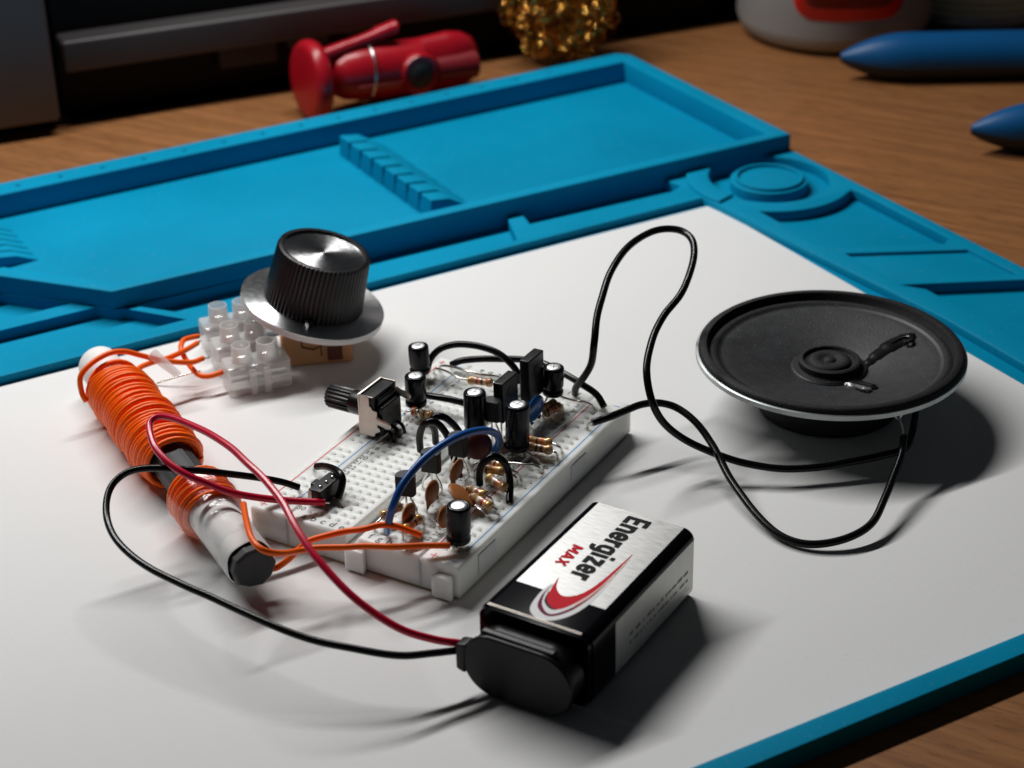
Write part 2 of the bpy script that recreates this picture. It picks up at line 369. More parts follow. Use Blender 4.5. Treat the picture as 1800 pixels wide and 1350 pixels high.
B_ = [(-9.5, 54.6), (-41.5, 71.6), (-42, 92.2), (-9.5, 76.2)]
C_ = [(-9.0, 79.7), (-42, 96.2), (-42, 150), (-13.5, 150), (-13.5, 86)]
D_ = [(62.8, -19.8), (173, -19.8), (167, -7.6), (64, -7.6)]
D_ = [(60.5, -23.7), (181, -24.2), (168.5, -9.6), (161, -5.5), (67, -5.5)]
E_ = [(4, -23.3), (55.5, -23.5), (57.7, -13.8), (7.0, -11.8), (1.9, -14)]
F_ = [(188.2, -29.5), (171.2, -7.6), (380, -7.6), (380, -29.5)]
G_ = [(196, -35.5), (214, -56), (380, -56), (380, -35.5)]
base = toM(sheet2d([[(-46.4, -121.2), (-46.4, 226), (-42, 229.3), (404, 229.3), (404, -121.2)]], DZ + .01, ZF, .2)).build('base_sheet', 'silicone', mat_t, M(100, 50, DZ))
fr = toM(sheet2d([outl, recess, chan, disc, A_, B_, C_, D_, E_, F_, G_], ZF - .2, ZT, .35)).build('raised_frame', 'silicone', mat_t, M(100, 50, DZ))
fl = toM(join((sheet2d([[(-8, -5), (-8, 226), (398, 226), (398, -5)]], ZF - .15, -.12, .05), 0),
              (sheet2d([B_], ZF - .15, 1.3, .05), 0), (sheet2d([arc(*RC, 11.0, 0, 357, 50), arc(*RC, 9.9, 357, 0, 50)], 2.2, 3.4, .3), 0),
              (sheet2d([arc(*RC, 26.4, -52, 18, 20) + arc(*RC, 19.3, 18, -52, 20)], 1.8, 3.4, .35), 0)))
fl.build('work_floor', 'silicone', mat_t, M(100, 50, DZ))
TR = [(-45.8, -21), (188, -21.5), (212, -51), (404, -51), (404, -121.5), (-45.8, -121.5)]
TR = [(-45.8, -20.3), (187, -25), (212, -54), (404, -54), (404, -121.3), (-42, -121.3), (-45.8, -117)]
tin1 = [(-39.5, -25), (184, -29.5), (208, -58), (396, -58), (396, -112), (-39.5, -112)]
dots = [arc(59.3 + 14.05 * k, -116.6, .75, 360, 20, 8) for k in range(-5, 16)]
tr = toM(join((sheet2d([TR, tin1] + dots, ZF - .2, 8, .5), 0), (sheet2d([[(-42, -119), (-42, -24), (184, -28), (209, -57), (400, -57), (400, -119)]], ZF - .1, .2, .05), 0)))
tr.build('storage_tray', 'silicone', mat_t, M(100, 50, DZ))
cb = MB()
for k in range(8):
    v0 = -103.2 + k * 8.45
    cb.add([M(80, v0, .1), M(80, v0 + 7.1, .1), M(63, v0 + 7.1, .1), M(63, v0, .1),
            M(79.5, v0, 6.9), M(79.5, v0 + 7.1, 6.9), M(73, v0 + 7.1, 6.1), M(73, v0, 6.1)],
           [(3, 2, 1, 0), (4, 5, 6, 7), (0, 1, 5, 4), (1, 2, 6, 5), (2, 3, 7, 6), (3, 0, 4, 7)], 0, False)
    if k < 7: cb.add([M(79.8, v0 + 7.0, .1), M(79.8, v0 + 8.5, .1), M(64, v0 + 8.5, .1), M(64, v0 + 7.0, .1),
            M(79.3, v0 + 7.0, 4.0), M(79.3, v0 + 8.5, 4.0), M(73, v0 + 8.5, 3.4), M(73, v0 + 7.0, 3.4)],
           [(3, 2, 1, 0), (4, 5, 6, 7), (0, 1, 5, 4), (1, 2, 6, 5), (2, 3, 7, 6), (3, 0, 4, 7)], 0, False)
cb.build('tweezer_comb', 'silicone', mat_t, M(100, 50, DZ), bevel=.4)
cb = MB()
for k in range(6):
    v0 = -104 + k * 5.1
    cb.add([M(193, v0, .1), M(193, v0 + 4.3, .1), M(222, v0 + 4.3, .1), M(222, v0, .1),
            M(200, v0, 3.2), M(200, v0 + 4.3, 3.2), M(222, v0 + 4.3, 6.2), M(222, v0, 6.2)],
           [(3, 2, 1, 0), (4, 5, 6, 7), (0, 1, 5, 4), (1, 2, 6, 5), (2, 3, 7, 6), (3, 0, 4, 7)], 0, False)
cb.build('ribbed_ramp', 'silicone', mat_t, M(100, 50, DZ), bevel=.25)

# ------------------------------------------------------------------ paper
pp = MB(); nu, nv = 40, 40
for i in range(nu + 1):
    for j in range(nv + 1):
        u, v = 300 * i / nu, 222.6 * j / nv
        pp.v.append(M(u, v - u * .003, .02 + .10 * math.sin(u * .031 + 1) * math.sin(v * .027) + .1 + (.25 * max(0, (j / nv - .93) / .07) ** 2 * (1 + .4 * math.sin(u * .05)))))
for i in range(nu):
    for j in range(nv):
        a = i * (nv + 1) + j; pp.f.append([a, a + 1, a + nv + 2, a + nv + 1]); pp.m.append(0); pp.sm.append(True)
pa = pp.build('paper_sheet', 'paper', None, M(150, 110, 0)); tag(pa, 'blank white sheet of paper lying in the blue mat under the circuit', 'paper')
so = pa.modifiers.new('th', 'SOLIDIFY'); so.thickness = .1 * S; so.offset = -1
es = pa.modifiers.new('split', 'EDGE_SPLIT'); es.split_angle = math.radians(30)
GZ = .13                                      # top of the paper

# ------------------------------------------------------------------ breadboard
bt = thing('breadboard', 'white solderless breadboard crowded with parts in the middle of the paper', 'breadboard', (0, 0, GZ))
TZ = 8.5
rows = [(15.5 - r) * 2.54 for r in range(1, 31)]
cols = [-13.97 + 2.54 * i for i in range(5)] + [3.81 + 2.54 * i for i in range(5)]
XA = {c: x for c, x in zip('abcdefghij', cols)}
railrows = [(g - 2) * 15.24 + (k - 2) * 2.54 for g in range(5) for k in range(5)]
def perf(xlo, xhi, ylo, yhi, hx, hy, mb):
    h = .98; xs = sorted({xlo, xhi} | {round(x + s * h, 4) for x in hx for s in (-1, 1)}); ys = sorted({ylo, yhi} | {round(y + s * h, 4) for y in hy for s in (-1, 1)})
    cx = {round(x - h, 4) for x in hx}; cy = {round(y - h, 4) for y in hy}
    for i in range(len(xs) - 1):
        for j in range(len(ys) - 1):
            a, b, c_, d_ = xs[i], xs[i + 1], ys[j], ys[j + 1]
            if a in cx and c_ in cy:
                mx, my = (a + b) / 2, (c_ + d_) / 2; q = .33
                o = [(a, c_, TZ), (b, c_, TZ), (b, d_, TZ), (a, d_, TZ)]
                p = [(mx - q, my - q, TZ - .42), (mx + q, my - q, TZ - .42), (mx + q, my + q, TZ - .42), (mx - q, my + q, TZ - .42)]
                r_ = [(x, y, TZ - 1.1) for x, y, z in p]
                mb.add(o + p + r_, [(k, (k + 1) % 4, 4 + (k + 1) % 4, 4 + k) for k in range(4)] + [(4 + k, 4 + (k + 1) % 4, 8 + (k + 1) % 4, 8 + k) for k in range(4)] + [(8, 9, 10, 11)], 0, False)
            else: mb.add([(a, c_, TZ), (b, c_, TZ), (b, d_, TZ), (a, d_, TZ)], [(0, 1, 2, 3)], 0, False)
def slab(xlo, xhi, ylo, yhi, hx, hy, name, chn=None, ch=.7):
    mb = MB(); hx = [x for x in hx if xlo < x < xhi]; xi, xj, yi, yj = xlo + ch, xhi - ch, ylo + ch, yhi - ch
    if chn:
        perf(xi, -chn, yi, yj, [x for x in hx if x < 0], hy, mb); perf(chn, xj, yi, yj, [x for x in hx if x > 0], hy, mb)
        gz = TZ - 3
        mb.add([(-chn, yi, TZ), (-chn, yj, TZ), (-chn + .25, yj, gz), (-chn + .25, yi, gz), (chn - .25, yi, gz), (chn - .25, yj, gz), (chn, yi, TZ), (chn, yj, TZ)],
               [(0, 1, 2, 3), (3, 2, 5, 4), (4, 5, 7, 6)], 0, False)
    else: perf(xi, xj, yi, yj, hx, hy, mb)
    # chamfered shoulder and side walls
    xs = [xi] + ([-chn, chn] if chn else []) + [xj]
    zb = .9
    def ring(seq_in, seq_mid, seq_bot):
        n = len(seq_in)
        for k in range(n - 1):
            mb.add([seq_in[k], seq_in[k + 1], seq_mid[k + 1], seq_mid[k]], [(0, 1, 2, 3)], 0, True)
            mb.add([seq_mid[k], seq_mid[k + 1], seq_bot[k + 1], seq_bot[k]], [(0, 1, 2, 3)], 0, True)
    c = ch * .3
    def prof(pin, dx, dy):       # three points from the inner top edge outward and down
        return pin, (pin[0] + dx * ch * .62, pin[1] + dy * ch * .62, TZ - c * .6), (pin[0] + dx * ch, pin[1] + dy * ch, TZ - ch), (pin[0] + dx * ch, pin[1] + dy * ch, zb)
    loop = [((xi, yi, TZ), -1, -1), ((xj, yi, TZ), 1, -1), ((xj, yj, TZ), 1, 1), ((xi, yj, TZ), -1, 1)]
    pr_ = [prof(p, dx, dy) for p, dx, dy in loop]; pr_.append(pr_[0])
    for k in range(4):
        for l in range(3):
            mb.add([pr_[k][l], pr_[k + 1][l], pr_[k + 1][l + 1], pr_[k][l + 1]], [(0, 1, 2, 3)], 0, l < 2)
    q = [p[3] for p in pr_[:4]]; mb.add(q, [(3, 2, 1, 0)], 0, False)
    return mb
X1 = 17.75; EY = 41.3
c_mb = join((slab(-X1 + .04, -1.45, -EY, EY, cols[:5], rows, 'strip'), 0), (slab(1.45, X1 - .04, -EY, EY, cols[5:], rows, 'strip'), 0), (MB().box((-2, -EY + .3, .9), (2, EY - .3, TZ - 2.6)), 0))
# the channel shows as a notch between the two halves at the near and far ends
cs = c_mb.build('terminal_strip', 'board', bt, (0, 0, GZ))
for sx in (-1, 1):
    hx = [sx * 21.3, sx * 23.84]; lo_, hi_ = (X1, 27.6) if sx > 0 else (-27.6, -X1)
    r_ = slab(lo_, hi_, -EY, EY, hx, railrows, 'rail')
    ro = r_.build('power_rail', 'board', bt, (0, 0, GZ))
    tag(ro, 'power rail on the battery side, red line inward' if sx > 0 else 'power rail on the coil side, red line at the outer edge', None)
bk = MB().box((-27.2, -41, GZ + .02), (27.2, 41, .92)); bk.build('adhesive_backing', 'boardlow', bt, (0, 0, GZ))
tb = MB()
for x in (1.5, 24.2): tb.prism([(x - 2.1, -41.2), (x + 2.1, -41.2), (x + 2.6, -43.2), (x - 2.6, -43.2)], .6, 6.2)
tb.build('dovetail_tab', 'board', bt, (0, 0, GZ), bevel=.4)
for y in (10, -33): MB().box((27.3, y, 2.0), (27.9, y + 7.5, 7.2)).build('side_key', 'board', bt, (0, 0, GZ), bevel=.2)
pm = MB()
zi = TZ + .025
def stamp(t, x, y, size=1.75, rot=0, mi=2, off=.02):
    vs, fs = text(t, size, 0, off)
    R = Matrix.Rotation(rot, 3, 'Z'); pm.add([R @ q + Vector((x, y, zi)) for q in vs], fs, mi, False)
for c, x in XA.items(): stamp(c, x, -39.3, 2.9); stamp(c, x, 39.3, 2.6, PI)
for r in range(1, 31):
    y = (15.5 - r) * 2.54; stamp(str(r), -16.55, y, 2.15, off=.012); stamp(str(r), 16.4, y, 2.15, off=.012)
for x, mi in ((-25.5, 0), (-19.5, 1), (18.85, 0), (25.7, 1)):
    pm.add([(x - .16, -34.8, zi), (x + .16, -34.8, zi), (x + .16, 36, zi), (x - .16, 36, zi)], [(0, 1, 2, 3)], mi, False)
for y in (-39.2, 38.6):
    for x, t, mi in ((-25.4, '+', 0), (-20.3, '-', 1), (20.3, '+', 0), (25.1, '-', 1)):
        if t == '+': pm.box((x - .95, y - .13, zi), (x + .95, y + .13, zi + .01), mi); pm.box((x - .13, y - .95, zi), (x + .13, y + .95, zi + .012), mi)
        else: pm.box((x - .95, y - .13, zi), (x + .95, y + .13, zi + .01), mi)
pm.build('printed_markings', ['ink_red', 'ink_blue', 'ink_black'], bt, (0, 0, GZ))

# ------------------------------------------------------------------ component builders
def wob(P, amp=.16, seed=0):     # hand-bent wire is never a perfect curve
    R = random.Random(seed); ph = [R.uniform(0, 6.28) for _ in range(6)]; n = len(P); d = 0; out = []
    for i, q in enumerate(P):
        if i: d += (P[i] - P[i - 1]).length
        e = min(1, min(i, n - 1 - i) / 8)
        out.append(q + Vector((math.sin(d * .3 + ph[0]) + .4 * math.sin(d * .5 + ph[1]), math.sin(d * .26 + ph[2]) + .4 * math.sin(d * .55 + ph[3]), .7 * math.sin(d * .3 + ph[4]))) * amp * e)
    return out
def wire_thing(name, label, pts, r, m, group=None, tips=(), cat='wire', sub=8, tr=.3, parent=None, part='insulation'):
    """pts: list of (px, py, z) in the photo or Vectors in mm; tips: bare ends as point lists"""
    P = [at(*p) if not isinstance(p, Vector) else p for p in pts]
    base = Vector((P[0].x, P[0].y, min(q.z for q in P)))
    root = parent if parent is not None else thing(name, label, cat, base, group)
    org = base if parent is None else ORG[parent.name]
    MB().tube(wob(spline(P, sub), 0.06 if len(P) > 14 else .02, len(P)), r, 14).build(part, m, root, org)
    for t in tips:
        T = [at(*p) if not isinstance(p, Vector) else p for p in t]
        MB().tube(spline(T, 5), tr, 8).build('bare_tip', 'tin', root, org)
    return root
ORG = {}
def hole(x, y): return Vector((x, y, TZ - 2.5))
def lead(P, root, org, r=.27, n='lead', m='tin'):
    MB().tube(spline(P, 7), r, 8).build(n, m, root, org)

def capacitor(label, bot, h, r, leads, tilt=(0, 0), k=0):
    b = Vector(bot); root = thing('electrolytic_capacitor', label, 'capacitor', b, 'black electrolytic capacitors on the breadboard')
    ax = Vector((tilt[0], tilt[1], 1)).normalized()
    gr = .9
    prof = [(r * .55, 0), (r * .86, .0), (r * .97, .25), (r, .6), (r, 1.3), (r * .88, 1.7), (r * .88, 2.0), (r, 2.6), (r, h - .75), (r * .985, h - .35), (r * .93, h - .08), (r * .86, h), (r * .68, h - .01), (r * .62, h - .14)]
    MB().lathe(prof, (0, 0, 0), ax, 40, cap=False).build('sleeve', 'sleeve', root, (0, 0, 0))
    t = MB().lathe([(r * .66, h - .13), (r * .63, h - .02), (r * .4, h + .03), (.001, h + .04)], (0, 0, 0), ax, 36)
    t.build('can_top', 'alu', root, (0, 0, 0))
    q = ax.to_track_quat('Z', 'Y').to_matrix()
    sc = MB()
    for a in (k, k + PI / 2): sc.box((-r * .45, -.09, h + .035), (r * .45, .09, h + .065), 0, Matrix.Rotation(a, 3, 'Z'), (0, 0, h + .05))
    sc.xf(lambda v: q @ v).build('vent_score', 'tin', root, (0, 0, 0))
    for L in leads: lead([Vector(p) for p in L], root, b)
    return root
def band_resistor(label, A, B, leads, bands, rr=1.15, base='tan', cat='resistor'):
    A, B = Vector(A), Vector(B); mid = (A + B) / 2; b = Vector((mid.x, mid.y, mid.z - rr))
    root = thing('resistor', label, cat, b, 'resistors on the breadboard')
    L = (B - A).length; ax = (B - A).normalized()
    prof = [(.3, 0), (.75 * rr, .1), (rr * .97, .45), (rr, .9), (rr * .97, 1.35), (rr * .84, 1.75)]
    m = [0] * 5
    e = L - 3.4; z = 1.75
    segs = []
    nb = len(bands) - 2
    # first band on the bulge, the others on the waist, last one on the far bulge
    m[2] = 1; m[1] = 0
    step = e / (2 * nb + 1)
    for i in range(nb):
        prof.append((rr * .82, z + step * (2 * i + 1))); m.append(0)
        prof.append((rr * .82, z + step * (2 * i + 2))); m.append(2 + i)
    prof += [(rr * .84, L - 1.65), (rr * .97, L - 1.3), (rr, L - .9), (rr * .97, L - .45), (.75 * rr, L - .1), (.3, L)]
    m += [0, 0, 2 + nb, 0, 0, 0]
    MB().lathe(prof, A - b, ax, 24, m).build('body', [base] + ['b_' + x for x in bands], root, (0, 0, 0))
    for Lp in leads: lead([Vector(p) for p in Lp], root, b)
    return root
def disc_cap(label, c, r, nrm, leads, m='ceramic', th=1.1, sx=1.0):
    c = Vector(c); nrm = (RM @ Vector(nrm)).normalized(); root = thing('ceramic_capacitor', label, 'capacitor', (c.x, c.y, c.z - r), 'disc capacitors on the breadboard')
    org = Vector((c.x, c.y, c.z - r))
    prof = [(.001, -th), (r * .45, -th * .93), (r * .75, -th * .72), (r * .93, -th * .4), (r, 0), (r * .93, th * .4), (r * .75, th * .72), (r * .45, th * .93), (.001, th)]
    mb = MB().lathe(prof, c, nrm, 36)
    mb.build('disc', m, root, org)
    for L in leads:
        P = [Vector(p) for p in L]
        # the lacquer runs a little way down each leg
        MB().tube(spline(P[:2], 5), [.75, .62, .5, .42, .36, .3], 8).build('coated_leg', m, root, org)
        lead(P, root, org, .24)
    return root
def to92(label, c, rot, h=5.0, legz=TZ, holes=None):
    """c: centre of the bottom face"""
    c = Vector(c); root = thing('transistor', label, 'transistor', c, 'black transistors on the breadboard', rot)
    poly = [(-2.0, -1.35), (2.0, -1.35)] + [(2.35 * math.cos(a), 2.35 * math.sin(a) - .05) for a in [math.radians(x) for x in range(-14, 195, 13)]]
    MB().prism(poly, 0, h, 0, smooth=True).build('body', 'matteblack', root, (0, 0, 0), bevel=.22, ang=50)
    for k in (-1, 0, 1):
        P = [Vector((k * 1.0, 0, .3)), Vector((k * 1.1, -.1, -1)), Vector((k * 2.2, -.1, -(c.z - legz) * .7)), Vector((k * 2.54, 0, -(c.z - legz) - 1.5))]
        MB().tube(spline(P, 5), .25, 6).build('leg', 'tin', root, (0, 0, 0))
    return root
def power_tr(label, c, h=11, legz=TZ, wy=7.4, tx=2.7):
    c = Vector(c); root = thing('power_transistor', label, 'transistor', c, 'flat black power transistors')
    mb = MB()
    mb.prism([(0, 0), (tx, 0), (tx, wy), (0, wy)], 0, h - 0)
    mb.build('body', 'blackplastic', root, (0, 0, 0), bevel=.3)
    MB().lathe([(1.45, -.05), (1.45, .1), (1.2, .12), (1.1, .02)], (tx, wy * .5, h * .66), (1, 0, 0), 24).build('screw_hole_rim', 'matteblack', root, (0, 0, 0))
    for k in (-1, 0, 1):
        y = wy / 2 + k * 2.54
        P = [Vector((tx / 2, wy / 2 + k * 2.3, .2)), Vector((tx / 2, wy / 2 + k * 2.4, -1.5)), Vector((tx / 2, y, -(c.z - legz) - 1.5))]
        MB().tube(spline(P, 4), .36, 6, flat=.6).build('leg', 'tin', root, (0, 0, 0))
    return root

def V(x, y, z): return Vector((x, y, z))
# --- electrolytic capacitors
def drop(b, offs, holes):
    return [[V(b.x + o[0], b.y + o[1], b.z + .2), V(b.x + o[0] * 1.1, b.y + o[1] * 1.1, b.z - .7), V((b.x + o[0]) * .35 + hx * .65, (b.y + o[1]) * .35 + hy * .65, max(TZ + .7, b.z * .25 + TZ * .75)), V(hx, hy, TZ - 2)] for o, (hx, hy) in zip(offs, holes)]
bA = at(739, 655, 10.6); capacitor('black capacitor at the far left corner, behind its neighbour', bA, 7.6, 2.6, drop(bA, [(-.9, .6), (.9, -.6)], [(-23.84, 28), (-21.3, 25.4)]), (-.06, .03), .3)
bB = at(731.5, 712, 10.8); capacitor('black capacitor with a bright lead, right beside the potentiometer', bB, 8.2, 2.65,
    [drop(bB, [(-1, 0)], [(XA['a'], rows[9])])[0], [V(bB.x + 1, bB.y - 1, bB.z + .2), at(734, 722, 12), at(739, 736, 9.6), at(745, 742, 7)]], (.0, .04), .9)
bC = at(836, 764, 10.5); capacitor('tall capacitor behind the blue wire, bright ring on top', bC, 11.6, 2.7, drop(bC, [(-1, 0), (1, 0)], [(XA['f'] - 2.54, 8), (XA['f'], 6.4)]), (0, .02), .2)
bD = at(909, 788, 10.8); capacitor('tallest capacitor, standing over the row of small numbers at front right', bD, 11.8, 2.85,
    [[V(bD.x - 1, bD.y - .3, bD.z + .2), at(896, 797, 10), at(888, 808, 7.5)], [V(bD.x + 1, bD.y - .3, bD.z + .2), at(926, 795, 11.2), at(942, 806, 10.4), at(953, 816, 9.6), at(958, 822, 7)]], (.02, .03), .5)
bE = at(971.5, 693, 12.2); capacitor('capacitor near the far right corner with a long lead reaching the red line', bE, 7.6, 2.6,
    [[V(bE.x - 1, bE.y, bE.z + .2), at(960, 703, 10.8), at(953, 713, 9), at(952, 718, 6.5)], [V(bE.x + 1, bE.y, bE.z + .2), at(992, 699, 11.4), at(1010, 704, 10.6), at(1027, 706, 10.6), at(1040, 712, 10), at(1046, 720, 7.5)]], (.03, .04), 1.1)
bF = at(806, 951, 10.0); capacitor('capacitor at the near right corner beside the orange wire end', bF, 9.2, 2.7,
    [[V(bF.x - 1, bF.y, bF.z + .2), at(803, 965, 9.4), at(804, 972, 7)], [V(bF.x + 1, bF.y, bF.z + .2), at(812, 962, 9.2), at(813, 970, 7)]], (.03, .03), .2)
# --- transistors
to92('nearest small transistor, under the start of the blue wire', at(714, 868, 13.2), .25)
to92('small transistor in front of the black wire arches', at(758.5, 827, 13.2), .2)
to92('small transistor half hidden behind the blue wire, next to the dark red disc', at(806, 799, 13.5), .15, 5.2)
to92('small transistor squeezed behind two tall capacitors', at(864.5, 738, 14.0), .2, 5.4)
p = at(868, 741, 12.6); power_tr('flat black power transistor standing left of its taller twin', p, 10.6)
p = at(914, 706, 13.6); power_tr('taller flat black power transistor beside the far right capacitor', p, 11.4)
# --- ceramic discs
Z = TZ
c = at(718.5, 904, 12.4); disc_cap('orange-brown disc under the nearest small transistor', c, 2.7, (.89, -.21, .4), [[c + V(0, -1.6, -2), c + V(0, -2.2, -3), at(711, 936, Z), at(710, 940, 6)], [c + V(0, 1.4, -1.8), c + V(0, 2.2, -2.8), at(728, 905, Z), at(728, 907, 6)]], th=.9)
c = at(759.5, 865, 12.6); disc_cap('orange-brown disc upright in front of the second small transistor', c, 2.9, (.89, -.2, .4), [[c + V(0, -1.5, -2), c + V(0, -2.2, -3.2), at(750, 899, Z), at(750, 902, 6)], [c + V(0, 1.4, -2), c + V(0, 2.3, -3), at(769.5, 881, Z), at(770, 884, 6)]], th=.9)
c = at(802.5, 827, 12.8); disc_cap('orange-brown disc leaning to the right, left of the small black arch', c, 2.9, (.87, -.34, .33), [[c + V(0, -1.5, -2), c + V(-.2, -2.3, -3.2), at(791, 862, Z), at(790, 866, 6)], [c + V(0, 1.4, -2), c + V(0, 2.2, -3), at(816, 834, Z), at(818, 838, 6)]], th=.85)
c = at(812.5, 871, 12.2); disc_cap('orange disc lying tilted against two resistors', c, 3.9, (.58, .73, .34), [[c + V(1.5, .4, -1.2), c + V(3, .3, -1.8), at(844, 896, 10.4), at(857, 906, 9.6), at(863, 912, 7)], [c + V(-1, 0, -2.4), c + V(-1, 0, -3), at(805, 889, Z), at(805, 890, 6)]], th=.7)
c = at(783, 908, 12.0); disc_cap('orange-brown disc half hidden behind the near right capacitor', c, 2.7, (.8, -.15, .5), [[c + V(0, -1.2, -1.6), at(772, 927, 9.8), at(763, 916, 9.4), at(760, 911, 7)], [c + V(-.8, 0, .2), at(774, 897, 11), at(767, 899, 10), at(764, 906, 7)]], th=.85)
c = at(840, 783, 13.2); disc_cap('large dark red disc behind the blue wire', c, 3.4, (.1, -.15, .95), [[c + V(-1.8, -1, -2.7), c + V(-2, -1.1, -3.6), at(824, 812, Z), at(824, 816, 6)], [c + V(.6, .3, -3.2), c + V(.6, .3, -4), at(831, 818, Z), at(829, 824, 6)]], 'darkceramic', 1.2)
c = at(940.5, 718, 13.2); disc_cap('glossy blue disc next to the tallest capacitor', c, 3.5, (.83, -.35, .42), [[c + V(0, -1.6, -2.9), c + V(0, -2, -3.6), at(930, 748, Z), at(930, 750, 6)], [c + V(0, 1.6, -2.9), c + V(0, 2, -3.6), at(944, 739, Z), at(944, 741, 6)]], 'blueceramic', 1.15)
# --- resistors
RB = band_resistor
RB('resistor floating at the far end on two long bright leads', at(823, 668, 12.6), at(866, 673, 13.2), [[at(824, 668, 12.6), at(806, 664, 12.8), at(790, 655, 12.6), at(775, 649, 11.8), at(765, 649, 10.8), at(761, 658, 7)], [at(865, 673, 13.2), at(872, 674, 13), at(876, 684, 10), at(876, 692, 7)]], ['gold', 'red', 'brown', 'red'])
RB('brown resistor below the capacitor beside the potentiometer', at(723, 722, 11), at(763, 731, 10.6), [[at(724, 722, 11), at(716, 723, 10.8), at(711, 724, 9.5), at(711, 728, 7)], [at(762, 731, 10.6), at(768, 733, 10), at(770, 741, 7)]], ['red', 'white', 'brown', 'gold'])
RB('front one of two resistors by the blue disc', at(956, 727, 11), at(986, 713, 11.4), [[at(957, 726, 11), at(954, 731, 10.8), at(957, 738, 7)], [at(985, 713, 11.4), at(989, 712, 11), at(990, 721, 7)]], ['brown', 'red', 'red', 'gold'], 1.2)
RB('rear one of two resistors by the blue disc, red end up', at(952, 718, 12.2), at(976, 707, 11.6), [[at(953, 718, 12.2), at(949, 724, 11.4), at(950, 733, 7)], [at(975, 707, 11.6), at(979, 709, 10), at(981, 715, 7)]], ['red', 'red', 'brown', 'gold'], 1.1)
RB('upper resistor of the pair touching the tallest capacitor', at(926, 773, 11.4), at(971, 778.5, 11.4), [[at(970, 778.5, 11.4), at(979, 783, 11.3), at(986, 788, 10.6), at(989, 797, 7)], [at(927, 773, 11.4), at(921, 772, 11), at(919, 778, 7)]], ['red', 'brown', 'orange', 'gold'])
RB('lower resistor of the pair touching the tallest capacitor', at(926, 784, 11), at(971, 792, 11), [[at(970, 792, 11), at(976, 795, 11), at(980, 800, 10), at(980.5, 808, 7)], [at(927, 784, 11), at(921, 784, 10.5), at(919, 790, 7)]], ['brown', 'black', 'brown', 'gold'])
RB('resistor seen end-on left of the tallest capacitor', at(872, 793, 11.2), at(897, 769, 12), [[at(873, 792, 11.2), at(869, 796, 10.8), at(868, 803, 7)], [at(896, 769, 12), at(899, 766, 11.4), at(900, 772, 7)]], ['gold', 'black', 'white', 'orange'], 1.2)
RB('rearmost resistor under the near black arch', at(852, 810, 12), at(886, 820, 11.6), [[at(853, 810, 12), at(843, 812, 11.4), at(838, 820, 7)], [at(885, 820, 11.6), at(903, 828, 11.2), at(912, 834, 10.2), at(915, 843, 7)]], ['yellow', 'white', 'brown', 'gold'])
RB('middle resistor under the near black arch', at(851, 824, 11.6), at(888, 829, 11.4), [[at(852, 824, 11.6), at(837, 825, 11), at(834, 832, 10), at(835, 841, 7)], [at(887, 829, 11.4), at(903, 836, 11), at(909, 843, 10), at(909, 852, 7)]], ['brown', 'orange', 'yellow', 'gold'])
RB('yellow-banded resistor at the front under the near black arch', at(857, 838, 11), at(890, 860, 10.8), [[at(858, 838, 11), at(854, 842, 10), at(853, 848, 7)], [at(889, 859, 10.8), at(894, 862, 10.2), at(896, 870, 7)]], ['yellow', 'white', 'orange', 'tanend'] if False else ['yellow', 'white', 'orange', 'gold'])
RB('upper resistor behind the tilted orange disc', at(819, 859, 11.8), at(855, 871, 11.4), [[at(820, 859, 11.8), at(812, 857, 11), at(811, 864, 7)], [at(854, 871, 11.4), at(862, 875, 11), at(866, 880, 10), at(867, 888, 7)]], ['black', 'white', 'red', 'gold'])
RB('lower resistor poking out from the tilted orange disc', at(828, 872, 11.4), at(865, 892, 11), [[at(829, 872, 11.4), at(822, 870, 11), at(820, 878, 7)], [at(864, 892, 11), at(870, 894, 10.8), at(875, 899, 10), at(877, 905, 7)]], ['brown', 'white', 'red', 'gold'], 1.2)
RB('nearest resistor, in front of the blue wire foot beside a disc', at(709, 933, 10.8), at(740, 909, 11.6), [[at(710, 932, 10.8), at(708, 939, 10), at(709, 955, 7)], [at(739, 910, 11.6), at(744, 908, 11), at(745, 914, 9.5), at(743, 924, 7)]], ['gold', 'orange', 'brown', 'gold'], 1.2)
RB('resistor crossing behind the foot of the blue wire', at(670, 909, 11), at(705, 888, 11.6), [[at(671, 908, 11), at(668, 913, 10.8), at(660, 922, 10.2), at(658, 938, 7)], [at(704, 888, 11.6), at(708, 887, 11), at(709, 893, 7)]], ['gold', 'black', 'brown', 'gold'], 1.2)
w1 = thing('bare_wire_link', 'bare tinned wire bowed beside the floating resistor', 'wire', at(771, 650, 8.5)); org = at(771, 650, 8.5)
lead([at(771, 652, 7), at(773, 645, 10.4), at(781, 643, 12), at(797, 645, 13), at(820, 652, 14), at(845, 658, 14), at(872, 662, 13), at(885, 668, 10), at(886, 676, 7)], w1, org, .32, 'conductor')
w1 = thing('bare_wire_link', 'bare tinned wire crossing the right red line by number 14', 'wire', at(896, 813, 8.5)); org = at(896, 813, 8.5)
lead([at(888, 824, 7), at(890, 815, 10), at(900, 814, 10.6), at(920, 816, 11), at(940, 818, 11), at(950, 825, 10), at(953.5, 834, 7)], w1, org, .32, 'conductor')
